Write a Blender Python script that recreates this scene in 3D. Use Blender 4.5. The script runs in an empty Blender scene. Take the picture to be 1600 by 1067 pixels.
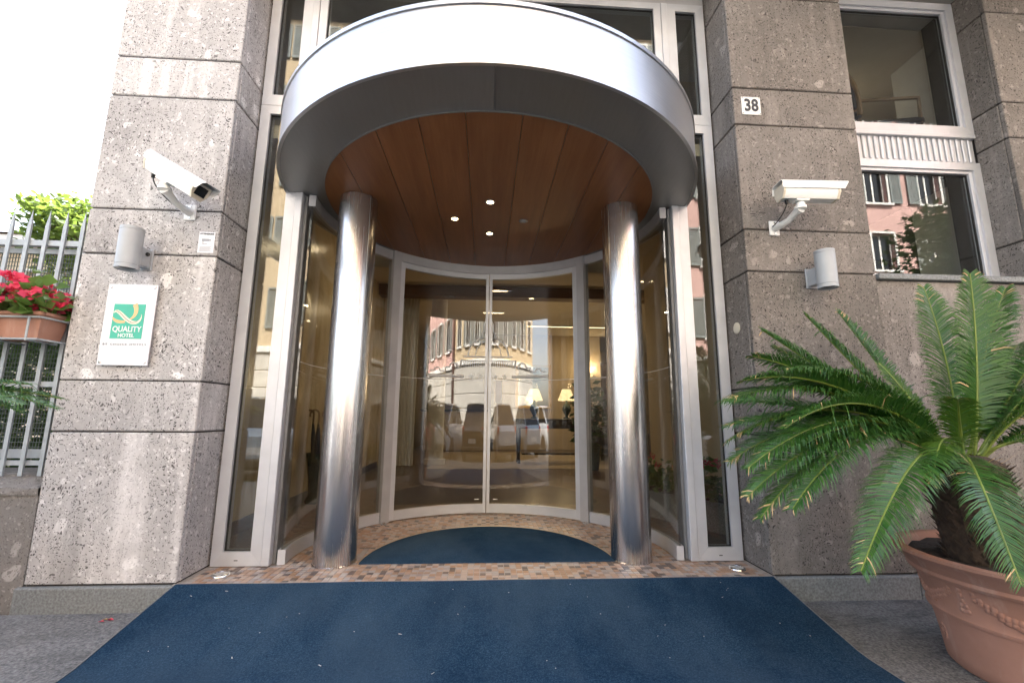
import bpy, math, random
from mathutils import Vector, Matrix, Euler

# ---------------------------------------------------------------- camera
S = bpy.context.scene
COL = S.collection
PI = math.pi
rnd = random.Random(11)

F_PX, YAW, PITCH, ROLL = 690.63, 0.05849, 0.16637, 0.00761
CAM = Vector((-0.0199, -2.6465, 0.9))
fw = Vector((math.sin(YAW) * math.cos(PITCH), math.cos(YAW) * math.cos(PITCH), math.sin(PITCH)))
r0 = Vector((math.cos(YAW), -math.sin(YAW), 0)); u0 = r0.cross(fw)
rt = r0 * math.cos(ROLL) + u0 * math.sin(ROLL); up = -r0 * math.sin(ROLL) + u0 * math.cos(ROLL)
cd = bpy.data.cameras.new('camera'); cam = bpy.data.objects.new('camera', cd); COL.objects.link(cam)
m = Matrix((rt, up, -fw)).transposed().to_4x4(); m.translation = CAM
cam.matrix_world = m
cd.sensor_width = 36; cd.lens = F_PX / 1600 * 36; cd.clip_start = 0.05; cd.clip_end = 400
S.camera = cam

# ---------------------------------------------------------------- world, sun, exposure
SUN = Vector((0.12, 0.62, 0.80)).normalized()
W = bpy.data.worlds.new('World'); S.world = W; W.use_nodes = True
wn = W.node_tree.nodes; wl = W.node_tree.links; wn.clear()
sky = wn.new('ShaderNodeTexSky'); sky.sky_type = 'NISHITA'; sky.sun_disc = False
sky.sun_elevation = math.asin(SUN.z); sky.sun_rotation = math.atan2(SUN.x, SUN.y)
sky.air_density = 1.0; sky.dust_density = 3.5; sky.ozone_density = 1.0
hs = wn.new('ShaderNodeHueSaturation'); hs.inputs['Saturation'].default_value = 0.62
bg = wn.new('ShaderNodeBackground'); bg.inputs['Strength'].default_value = 0.15
wo = wn.new('ShaderNodeOutputWorld')
wl.new(sky.outputs[0], hs.inputs['Color']); wl.new(hs.outputs[0], bg.inputs['Color']); wl.new(bg.outputs[0], wo.inputs['Surface'])
sl = bpy.data.lights.new('sun', 'SUN'); sl.energy = 5.0; sl.angle = math.radians(0.6); sl.color = (1, 0.95, 0.88)
so = bpy.data.objects.new('sun', sl); COL.objects.link(so)
so.rotation_euler = SUN.to_track_quat('Z', 'Y').to_euler()
S.view_settings.view_transform = 'Standard'; S.view_settings.look = 'None'
S.view_settings.exposure = 2.78; S.view_settings.gamma = 1.0
S.render.engine = 'CYCLES'
S.cycles.use_denoising = True
S.cycles.max_bounces = 10; S.cycles.transparent_max_bounces = 24
S.cycles.glossy_bounces = 6; S.cycles.diffuse_bounces = 5
S.cycles.sample_clamp_indirect = 8.0
S.cycles.caustics_reflective = False; S.cycles.caustics_refractive = False

# ---------------------------------------------------------------- materials
MATS = {}
class N:
    """small node-tree writer"""
    def __init__(s, name):
        s.m = bpy.data.materials.new(name); s.m.use_nodes = True
        s.t = s.m.node_tree; s.t.nodes.clear()
        s.out = s.t.nodes.new('ShaderNodeOutputMaterial')
        s.p = None; MATS[name] = s.m
    def n(s, kind, **kw):
        nd = s.t.nodes.new('ShaderNode' + kind)
        for k, v in kw.items():
            if k.startswith('i_'):
                key = k[2:].replace('_', ' ')
                nd.inputs[key].default_value = v
            else: setattr(nd, k, v)
        return nd
    def l(s, a, b): s.t.links.new(a, b)
    def princ(s, col=(.5, .5, .5), rough=.5, metal=0.0, spec=.5):
        s.p = s.n('BsdfPrincipled'); p = s.p
        p.inputs['Base Color'].default_value = (*col, 1); p.inputs['Roughness'].default_value = rough
        p.inputs['Metallic'].default_value = metal; p.inputs['Specular IOR Level'].default_value = spec
        s.l(p.outputs[0], s.out.inputs['Surface']); return p
    def coord(s, rand=True, scale=(1, 1, 1)):
        tc = s.n('TexCoord'); v = tc.outputs['Object']
        if rand:
            oi = s.n('ObjectInfo'); mul = s.n('VectorMath', operation='SCALE'); mul.inputs['Scale'].default_value = 37.0
            cmb = s.n('CombineXYZ'); s.l(oi.outputs['Random'], cmb.inputs[0])
            m1 = s.n('Math', operation='MULTIPLY'); m1.inputs[1].default_value = 0.61; s.l(oi.outputs['Random'], m1.inputs[0]); s.l(m1.outputs[0], cmb.inputs[1])
            m2 = s.n('Math', operation='MULTIPLY'); m2.inputs[1].default_value = 1.7; s.l(oi.outputs['Random'], m2.inputs[0]); s.l(m2.outputs[0], cmb.inputs[2])
            s.l(cmb.outputs[0], mul.inputs[0]); ad = s.n('VectorMath', operation='ADD'); s.l(v, ad.inputs[0]); s.l(mul.outputs[0], ad.inputs[1]); v = ad.outputs[0]
        if scale != (1, 1, 1):
            mp = s.n('Mapping'); mp.inputs['Scale'].default_value = scale; s.l(v, mp.inputs['Vector']); v = mp.outputs[0]
        return v
    def noise(s, v, scale, detail=4, rough=.55):
        nd = s.n('TexNoise'); nd.inputs['Scale'].default_value = scale; nd.inputs['Detail'].default_value = detail; nd.inputs['Roughness'].default_value = rough
        s.l(v, nd.inputs['Vector']); return nd.outputs['Fac']
    def ramp(s, f, stops):
        r = s.n('ValToRGB'); e = r.color_ramp.elements
        while len(e) < len(stops): e.new(0.5)
        for k, (pos, c) in enumerate(stops):
            e[k].position = pos; e[k].color = (*c, 1) if len(c) == 3 else c
        s.l(f, r.inputs[0]); return r.outputs[0]
    def mix(s, f, a, b, mode='MIX'):
        mx = s.n('Mix', data_type='RGBA', blend_type=mode)
        for val, idx in ((f, 0), (a, 6), (b, 7)):
            if isinstance(val, (int, float)): mx.inputs[idx].default_value = val
            elif isinstance(val, tuple): mx.inputs[idx].default_value = (*val, 1)
            else: s.l(val, mx.inputs[idx])
        return mx.outputs[2]
    def math(s, op, a, b=None):
        md = s.n('Math', operation=op)
        for k, val in enumerate((a, b)):
            if val is None: continue
            if isinstance(val, (int, float)): md.inputs[k].default_value = val
            else: s.l(val, md.inputs[k])
        return md.outputs[0]
    def bump(s, h, strength=.3, dist=.01):
        b = s.n('Bump'); b.inputs['Strength'].default_value = strength; b.inputs['Distance'].default_value = dist
        s.l(h, b.inputs['Height']); s.l(b.outputs[0], s.p.inputs['Normal'])
    def base(s, c): s.l(c, s.p.inputs['Base Color'])
    def rough(s, c): s.l(c, s.p.inputs['Roughness'])

def simple(name, col, rough=.5, metal=0.0, var=.12, scale=12, bump=0.0, bscale=120, spec=.5):
    k = N(name); k.princ(col, rough, metal, spec)
    v = k.coord()
    f = k.noise(v, scale)
    lo = tuple(c * (1 - var) for c in col); hi = tuple(min(1, c * (1 + var)) for c in col)
    k.base(k.ramp(f, [(.3, lo), (.7, hi)]))
    if bump: k.bump(k.noise(v, bscale, 3), bump, .004)
    return k.m

def stone(name, lo, hi, dark, pit_amount=1.0):
    k = N(name); k.princ(hi, .82, 0, .3)
    v = k.coord()
    big = k.noise(v, 1.7, 5, .6); fine = k.noise(v, 38, 5, .7)
    c = k.ramp(big, [(.32, lo), (.62, hi)])
    c = k.mix(k.math('MULTIPLY', fine, .55), c, tuple(x * .62 for x in lo))
    # pale rounded pebbles of the conglomerate, three sizes
    nv = k.n('TexNoise'); nv.inputs['Scale'].default_value = 9; k.l(v, nv.inputs['Vector'])
    wv = k.n('VectorMath', operation='MULTIPLY_ADD'); wv.inputs[1].default_value = (.11, .11, .11); k.l(nv.outputs['Color'], wv.inputs[0]); k.l(v, wv.inputs[2])
    for sc, thr, rad, amt in ((8, .86, .24, .65), (21, .82, .28, .45), (50, .66, .32, .40)):
        vo = k.n('TexVoronoi'); vo.inputs['Scale'].default_value = sc; k.l(wv.outputs[0], vo.inputs['Vector'])
        sep = k.n('SeparateColor'); k.l(vo.outputs['Color'], sep.inputs[0])
        pick = k.math('GREATER_THAN', sep.outputs[0], thr)
        edge = k.n('MapRange', interpolation_type='SMOOTHSTEP'); edge.inputs[1].default_value = rad; edge.inputs[2].default_value = rad + .10
        edge.inputs[3].default_value = 1; edge.inputs[4].default_value = 0; k.l(vo.outputs['Distance'], edge.inputs[0])
        f = k.math('MULTIPLY', k.math('MULTIPLY', pick, edge.outputs[0]), amt)
        tone = k.mix(sep.outputs[1], tuple(min(1, x * 1.12) for x in hi), tuple(min(1, x * 1.55) for x in hi))
        c = k.mix(f, c, tone)
    # open pores
    pits = None
    dens = k.ramp(k.noise(v, 2.6, 3), [(.30, (.5,) * 3), (.55, (1,) * 3)])
    for sc, thr, rad in ((74, .42, .29), (135, .34, .32), (34, .86, .19)):
        vo = k.n('TexVoronoi'); vo.inputs['Scale'].default_value = sc; k.l(wv.outputs[0], vo.inputs['Vector'])
        sep = k.n('SeparateColor'); k.l(vo.outputs['Color'], sep.inputs[0])
        pick = k.math('GREATER_THAN', sep.outputs[2], thr)
        radv = k.math('MULTIPLY', sep.outputs[1], rad * 1.5)
        ins = k.math('LESS_THAN', vo.outputs['Distance'], radv)
        p_ = k.math('MULTIPLY', pick, ins)
        pits = p_ if pits is None else k.math('MAXIMUM', pits, p_)
    pits = k.math('MULTIPLY', pits, dens)
    c = k.mix(k.math('MULTIPLY', pits, .88 * pit_amount), c, dark)
    # lime and rain streaks run down the face
    st = k.noise(k.coord(True, (5.5, 5.5, .55)), 1.0, 4, .6)
    c = k.mix(k.ramp(st, [(.56, (0,) * 3), (.74, (.55,) * 3)]), c, tuple(min(1, x * 1.45) for x in hi))
    c = k.mix(k.ramp(st, [(.26, (.5,) * 3), (.42, (0,) * 3)]), c, tuple(x * .5 for x in lo))
    # grime in broad cloudy patches and a tone of its own for each slab
    cl = k.noise(v, 3.4, 6, .7)
    c = k.mix(k.ramp(cl, [(.50, (0,) * 3), (.72, (.42,) * 3)]), c, tuple(x * .50 for x in lo))
    oi = k.n('ObjectInfo'); mr = k.n('MapRange'); mr.inputs[3].default_value = .86; mr.inputs[4].default_value = 1.08; k.l(oi.outputs['Random'], mr.inputs[0])
    vm = k.n('VectorMath', operation='SCALE'); k.l(c, vm.inputs[0]); k.l(mr.outputs[0], vm.inputs['Scale']); c = vm.outputs[0]
    k.base(c)
    h = k.math('SUBTRACT', k.math('MULTIPLY', fine, .35), pits)
    k.bump(h, .55, .006)
    return k.m

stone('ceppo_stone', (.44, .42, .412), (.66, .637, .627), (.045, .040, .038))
stone('ceppo_stone_brown_shaded', (.180, .160, .143), (.285, .256, .233), (.026, .022, .020))  # browner stone, its colour darkened further to hold the right side's shade
stone('rough_wall_stone', (.24, .22, .20), (.38, .35, .33), (.05, .045, .04), .6)
simple('plinth_granite', (.20, .21, .21), .7, 0, .35, 90, .3, 160)
simple('mortar_dark', (.035, .03, .028), .95)
simple('render_pale', (.46, .44, .42), .9, 0, .1, 6, .2)

k = N('asphalt'); k.princ((.1, .1, .1), .85, 0, .35); v = k.coord(False)
a = k.noise(v, 1.6, 7, .7); b = k.noise(v, 75, 4, .8); w_ = k.noise(k.coord(False, (.9, 2.2, 1)), 2.6, 7, .75)
c = k.ramp(a, [(.3, (.10, .10, .105)), (.68, (.21, .208, .21))])
c = k.mix(k.ramp(b, [(.46, (0,) * 3), (.62, (.55,) * 3)]), c, (.36, .36, .35))
c = k.mix(k.ramp(b, [(.34, (.7,) * 3), (.46, (0,) * 3)]), c, (.05, .05, .052))
c = k.mix(k.ramp(w_, [(.50, (0,) * 3), (.66, (.65,) * 3)]), c, (.065, .065, .068))
vo = k.n('TexVoronoi'); vo.inputs['Scale'].default_value = 4.5; k.l(v, vo.inputs['Vector'])
c = k.mix(k.math('MULTIPLY', k.math('LESS_THAN', vo.outputs['Distance'], .055), .6), c, (.04, .04, .042))
k.base(c); k.bump(b, .7, .006)

k = N('road_asphalt'); k.princ((.1, .1, .1), .85); v = k.coord(False)
k.base(k.ramp(k.noise(v, .9, 6), [(.3, (.05, .05, .052)), (.7, (.085, .085, .085))])); k.bump(k.noise(v, 120, 3), .4, .004)

k = N('blue_carpet'); k.princ((.03, .07, .14), 1.0, 0, .05); v = k.coord(False)
a = k.noise(v, 2.2, 5, .62); b = k.noise(v, 150, 4, .85); d = k.noise(v, 9, 5, .6)
c = k.ramp(b, [(.36, (.009, .028, .058)), (.5, (.022, .058, .112)), (.66, (.070, .135, .212))])
c = k.mix(k.ramp(a, [(.33, (.5,) * 3), (.60, (0,) * 3)]), c, (.010, .028, .060))
c = k.mix(k.ramp(d, [(.55, (0,) * 3), (.8, (.30,) * 3)]), c, (.05, .09, .14))
tr = k.noise(k.coord(False, (1.0, .45, 1)), 1.6, 5, .6); sp = k.noise(v, 34, 3, .6)
c = k.mix(k.ramp(tr, [(.42, (0,) * 3), (.66, (.42,) * 3)]), c, (.085, .135, .190))
c = k.mix(k.ramp(sp, [(.63, (0,) * 3), (.78, (.35,) * 3)]), c, (.006, .016, .035))
k.base(c); k.bump(b, 1.0, .010)

# mosaic: colour drawn per tile from its cell on the 30 mm grid
def mosaic(name, cols, pitch):
    k = N(name); k.princ((.4, .3, .25), .38, 0, .45)
    tc = k.n('TexCoord'); sc = k.n('VectorMath', operation='SCALE'); sc.inputs['Scale'].default_value = 1 / pitch; k.l(tc.outputs['Object'], sc.inputs[0])
    fl = k.n('VectorMath', operation='FLOOR'); k.l(sc.outputs[0], fl.inputs[0])
    sep = k.n('SeparateXYZ'); k.l(fl.outputs[0], sep.inputs[0]); cb = k.n('CombineXYZ'); k.l(sep.outputs[0], cb.inputs[0]); k.l(sep.outputs[1], cb.inputs[1])
    wnz = k.n('TexWhiteNoise', noise_dimensions='2D'); k.l(cb.outputs[0], wnz.inputs['Vector'])
    r = k.n('ValToRGB'); r.color_ramp.interpolation = 'CONSTANT'; e = r.color_ramp.elements
    while len(e) < len(cols): e.new(.5)
    for q, (pos, col) in enumerate(cols): e[q].position = pos; e[q].color = (*col, 1)
    k.l(wnz.outputs['Value'], r.inputs[0])
    dirt = k.noise(k.coord(False), 2.3, 5, .6); fine = k.noise(k.coord(False), 90, 3)
    c = k.mix(k.math('MULTIPLY', fine, .22), r.outputs[0], tuple(x * 1.1 for x in cols[1][1]))
    c = k.mix(k.ramp(dirt, [(.5, (0,) * 3), (.75, (.35,) * 3)]), c, tuple(x * .35 for x in cols[1][1]))
    k.base(c); return k
mosaic('mosaic_tile', [(0, (.33, .205, .135)), (.20, (.43, .29, .215)), (.38, (.37, .34, .33)), (.54, (.47, .37, .31)), (.68, (.29, .255, .25)), (.78, (.36, .205, .115)), (.86, (.095, .07, .062)), (.93, (.06, .06, .07))], .036)
k = mosaic('lobby_tile', [(0, (.085, .052, .034)), (.3, (.11, .07, .047)), (.6, (.095, .066, .047)), (.85, (.06, .038, .027)), (.95, (.14, .095, .066))], .030)
br = k.n('TexBrick'); br.offset = 0; br.inputs['Scale'].default_value = 1; br.inputs['Brick Width'].default_value = .03; br.inputs['Row Height'].default_value = .03; br.inputs['Mortar Size'].default_value = .0018
k.l(k.n('TexCoord').outputs['Object'], br.inputs['Vector']); k.bump(k.math('SUBTRACT', 1.0, br.outputs['Fac']), .3, .002)
k.p.inputs['Roughness'].default_value = .3
simple('mosaic_grout', (.40, .35, .31), .9, 0, .2, 30)

def wood(name, lo, hi, rough, axis):
    k = N(name); k.princ(hi, rough, 0, .4)
    sc = [9, 9, 9]; sc[axis] = .7
    v = k.coord(True, tuple(sc)); f = k.noise(v, 2.2, 6, .65)
    sc2 = [110, 110, 110]; sc2[axis] = 3
    g = k.noise(k.coord(True, tuple(sc2)), 1, 3)
    c = k.ramp(f, [(.25, lo), (.7, hi)]); c = k.mix(k.math('MULTIPLY', g, .35), c, tuple(x * .45 for x in lo))
    oi = k.n('ObjectInfo'); c = k.mix(k.math('MULTIPLY', oi.outputs['Random'], .25), c, tuple(x * .7 for x in lo))
    k.base(c); k.bump(g, .06, .002); return k.m
wood('cherry_panel', (.25, .088, .030), (.42, .165, .062), .40, 1)
wood('dark_wood', (.022, .012, .008), (.05, .028, .018), .35, 0)
wood('brown_beam', (.07, .035, .022), (.11, .06, .04), .5, 0)

def brushed(name, col, rough, stretch, amt=.1):
    k = N(name); k.princ(col, rough, 1.0)
    f = k.noise(k.coord(False, stretch), 1, 3, .6); sm = k.noise(k.coord(False), 3, 4)
    k.base(k.ramp(f, [(.3, tuple(x * (1 - amt) for x in col)), (.7, col)]))
    mr = k.n('MapRange'); mr.inputs[3].default_value = rough * .75; mr.inputs[4].default_value = rough * 1.35
    k.l(k.math('ADD', k.math('MULTIPLY', f, .6), k.math('MULTIPLY', sm, .4)), mr.inputs[0]); k.rough(mr.outputs[0])
    k.bump(f, .03, .001)
    k.p.inputs['Anisotropic'].default_value = .4
    return k.m
brushed('steel_column', (.58, .55, .535), .25, (140, 140, 2.0))
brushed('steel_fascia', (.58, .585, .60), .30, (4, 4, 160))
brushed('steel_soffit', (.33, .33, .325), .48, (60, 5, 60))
brushed('chrome', (.8, .8, .8), .08, (10, 10, 10))
brushed('galvanised', (.50, .53, .56), .45, (30, 30, 8), .25)

k = N('aluminium'); k.princ((.60, .61, .645), .42, .35, .5)
k.base(k.ramp(k.noise(k.coord(), 5, 4), [(.3, (.55, .56, .59)), (.7, (.64, .65, .685))])); k.bump(k.noise(k.coord(), 300, 2), .03, .001)
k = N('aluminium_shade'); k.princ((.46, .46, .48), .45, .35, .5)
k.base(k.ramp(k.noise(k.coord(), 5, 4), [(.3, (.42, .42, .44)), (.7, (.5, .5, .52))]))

simple('aluminium_dark', (.20, .20, .205), .5, .3)
def glass(name, tint, f0, rough=0.0):
    k = N(name)
    tr = k.n('BsdfTransparent'); tr.inputs[0].default_value = (*tint, 1)
    gl = k.n('BsdfGlossy'); gl.inputs['Roughness'].default_value = rough; gl.inputs['Color'].default_value = (1, 1, 1, 1)
    lw = k.n('LayerWeight'); lw.inputs['Blend'].default_value = .5
    p5 = k.math('POWER', lw.outputs['Facing'], 5.0)
    sm = k.noise(k.coord(False), 2.5, 4)
    fac = k.math('ADD', k.math('MULTIPLY', p5, 1 - f0), f0)
    mx = k.n('MixShader'); k.l(fac, mx.inputs[0]); k.l(tr.outputs[0], mx.inputs[1]); k.l(gl.outputs[0], mx.inputs[2])
    # faint film of dust
    df = k.n('BsdfDiffuse'); df.inputs[0].default_value = (.5, .5, .48, 1)
    m2 = k.n('MixShader'); k.l(k.math('MULTIPLY', sm, .012), m2.inputs[0]); k.l(mx.outputs[0], m2.inputs[1]); k.l(df.outputs[0], m2.inputs[2])
    k.l(m2.outputs[0], k.out.inputs['Surface']); return k.m
glass('door_glass', (.84, .84, .81), .085)
glass('window_glass', (.80, .82, .80), .085)
glass('far_glass', (.25, .27, .28), .07)

def leafmat(name, a, b, rough=.45, trans=.25):
    k = N(name); k.princ(a, rough, 0, .4)
    g = k.n('NewGeometry'); c = k.mix(g.outputs['Random Per Island'], a, b)
    c = k.mix(k.math('MULTIPLY', k.noise(k.coord(), 5, 3), .5), c, tuple(x * .6 for x in a)); k.base(c)
    tl = k.n('BsdfTranslucent'); k.l(k.mix(.5, c, tuple(min(1, x * 1.6) for x in b)), tl.inputs[0])
    mx = k.n('MixShader'); mx.inputs[0].default_value = trans
    k.l(k.p.outputs[0], mx.inputs[1]); k.l(tl.outputs[0], mx.inputs[2]); k.l(mx.outputs[0], k.out.inputs['Surface']); return k.m
leafmat('cycad_leaf', (.026, .098, .020), (.082, .190, .030), .30, .18)
leafmat('cycad_young', (.05, .12, .015), (.10, .18, .02), .4, .2)
leafmat('tree_leaf', (.07, .14, .025), (.16, .22, .04), .5, .4)
leafmat('hedge_leaf', (.035, .085, .022), (.09, .15, .035), .5, .3)
leafmat('begonia_leaf', (.08, .19, .03), (.17, .24, .06), .4, .3)
leafmat('pink_petal', (.75, .03, .09), (.90, .12, .20), .5, .35)
leafmat('white_petal', (.75, .72, .68), (.8, .78, .72), .5, .3)
leafmat('indoor_leaf', (.02, .06, .015), (.05, .10, .025), .35, .15)
simple('rachis', (.15, .20, .03), .45, 0, .2)
simple('dry_leaf', (.50, .34, .16), .7, 0, .25)
simple('cycad_bark', (.055, .036, .024), .95, 0, .5, 40, .8, 60)
simple('bark', (.12, .09, .065), .95, 0, .4, 20, .8, 50)
simple('soil', (.028, .02, .015), 1.0, 0, .5, 60, 1.0, 90)
k = N('terracotta'); k.princ((.4, .18, .11), .8, 0, .3); v = k.coord()
c = k.ramp(k.noise(v, 3.5, 5, .6), [(.3, (.31, .155, .105)), (.7, (.41, .215, .155))])
c = k.mix(k.ramp(k.noise(k.coord(True, (5, 5, 1.2)), 2, 5, .65), [(.55, (0,) * 3), (.78, (.5,) * 3)]), c, (.55, .40, .33))
k.base(c); k.bump(k.noise(v, 90, 4), .15, .003)
simple('white_plastic', (.78, .78, .755), .35, 0, .03)
simple('aged_plastic', (.66, .60, .48), .5, 0, .08)
simple('grey_paint', (.38, .40, .42), .42, 0, .05)
simple('black_rubber', (.012, .012, .012), .6)
simple('dark_glass', (.008, .009, .010), .08)
simple('plate_white', (.74, .745, .77), .25, 0, .03)
simple('sign_green', (.045, .42, .29), .4, 0, .05)
simple('sign_cream', (.80, .74, .58), .4, 0, .03)
simple('sign_orange', (.80, .48, .22), .4, 0, .05)
simple('print_white', (.80, .80, .80), .5, 0, .02)
simple('print_grey', (.30, .31, .33), .5, 0, .05)
simple('print_dark', (.035, .04, .05), .5, 0, .1)
simple('enamel_white', (.76, .76, .73), .25, 0, .05)
simple('brass_trim', (.52, .42, .30), .35, .8)
simple('fence_paint', (.34, .37, .39), .5, .2, .1, 20)
simple('mesh_green', (.10, .125, .11), .6, .1)
simple('ceiling_cream', (.56, .50, .40), .9, 0, .04)
simple('wall_cream', (.52, .43, .30), .85, 0, .06, 3)
simple('curtain_white', (.70, .69, .66), .9, 0, .06)
simple('pale_floor', (.40, .33, .24), .35, 0, .1, 4)
simple('navy_fabric', (.014, .018, .035), .9, 0, .3, 40, .3)
simple('green_ceramic', (.03, .05, .04), .2, 0, .3)
simple('umbrella_cloth', (.02, .022, .04), .7)
simple('umbrella_tan', (.22, .13, .06), .5)
simple('gilt', (.45, .30, .10), .35, .8)
k = N('onyx_marble'); k.princ((.6, .47, .28), .22, 0, .5); v = k.coord(True, (1, 1, .45))
nz = k.n('TexNoise'); nz.inputs['Scale'].default_value = 1.6; nz.inputs['Detail'].default_value = 8; nz.inputs['Distortion'].default_value = 1.8; k.l(v, nz.inputs['Vector'])
k.base(k.ramp(nz.outputs['Fac'], [(.28, (.36, .25, .11)), (.45, (.56, .45, .27)), (.56, (.66, .56, .38)), (.72, (.48, .36, .19))]))

def emit(name, col, strength):
    k = N(name); e = k.n('Emission'); e.inputs[0].default_value = (*col, 1); e.inputs[1].default_value = strength
    # lamp surface is a little uneven
    nz = k.noise(k.coord(), 20, 2); k.l(k.math('MULTIPLY', k.math('ADD', nz, .5), strength), e.inputs[1])
    k.l(e.outputs[0], k.out.inputs['Surface']); return k.m
emit('bulb_warm', (1, .74, .40), 5.0)
emit('strip_warm', (1, .74, .42), .8)
emit('shade_warm', (1, .72, .36), .32)

def plaster(name, col, var=.14):
    k = N(name); k.princ(col, .9, 0, .2); v = k.coord(False)
    c = k.ramp(k.noise(v, .35, 6, .65), [(.3, tuple(x * (1 - var) for x in col)), (.7, col)])
    c = k.mix(k.ramp(k.noise(k.coord(False, (1.6, 1.6, .15)), 1.2, 4), [(.58, (0,) * 3), (.8, (.4,) * 3)]), c, tuple(x * .6 for x in col))
    k.base(c); k.bump(k.noise(v, 40, 3), .15, .005); return k.m
plaster('ochre_plaster', (.56, .44, .29)); plaster('pink_plaster', (.58, .37, .33)); plaster('travertine', (.52, .49, .44)); plaster('cream_plaster', (.66, .56, .42))
plaster('hotel_plaster', (.50, .42, .33))
simple('roof_tile', (.34, .20, .13), .9, 0, .3, 8)
simple('white_trim', (.72, .70, .66), .7, 0, .06)
simple('shutter_grey', (.20, .22, .21), .6, 0, .15)
simple('tyre', (.015, .015, .015), .8)
simple('lamp_red', (.5, .02, .02), .2)
simple('number_plate', (.75, .75, .72), .4)

# ---------------------------------------------------------------- builders
ORG = {}                                     # world origin of each thing
def thing(name, loc, label, cat, group=None, kind=None):
    o = bpy.data.objects.new(name, None); COL.objects.link(o); o.location = loc; o.empty_display_size = .1
    ORG[o] = Vector(loc); tag(o, label, cat, group, kind); return o
def tag(o, label=None, cat=None, group=None, kind=None):
    if label: o['label'] = label
    if cat: o['category'] = cat
    if group: o['group'] = group
    if kind: o['kind'] = kind
    return o

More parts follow.
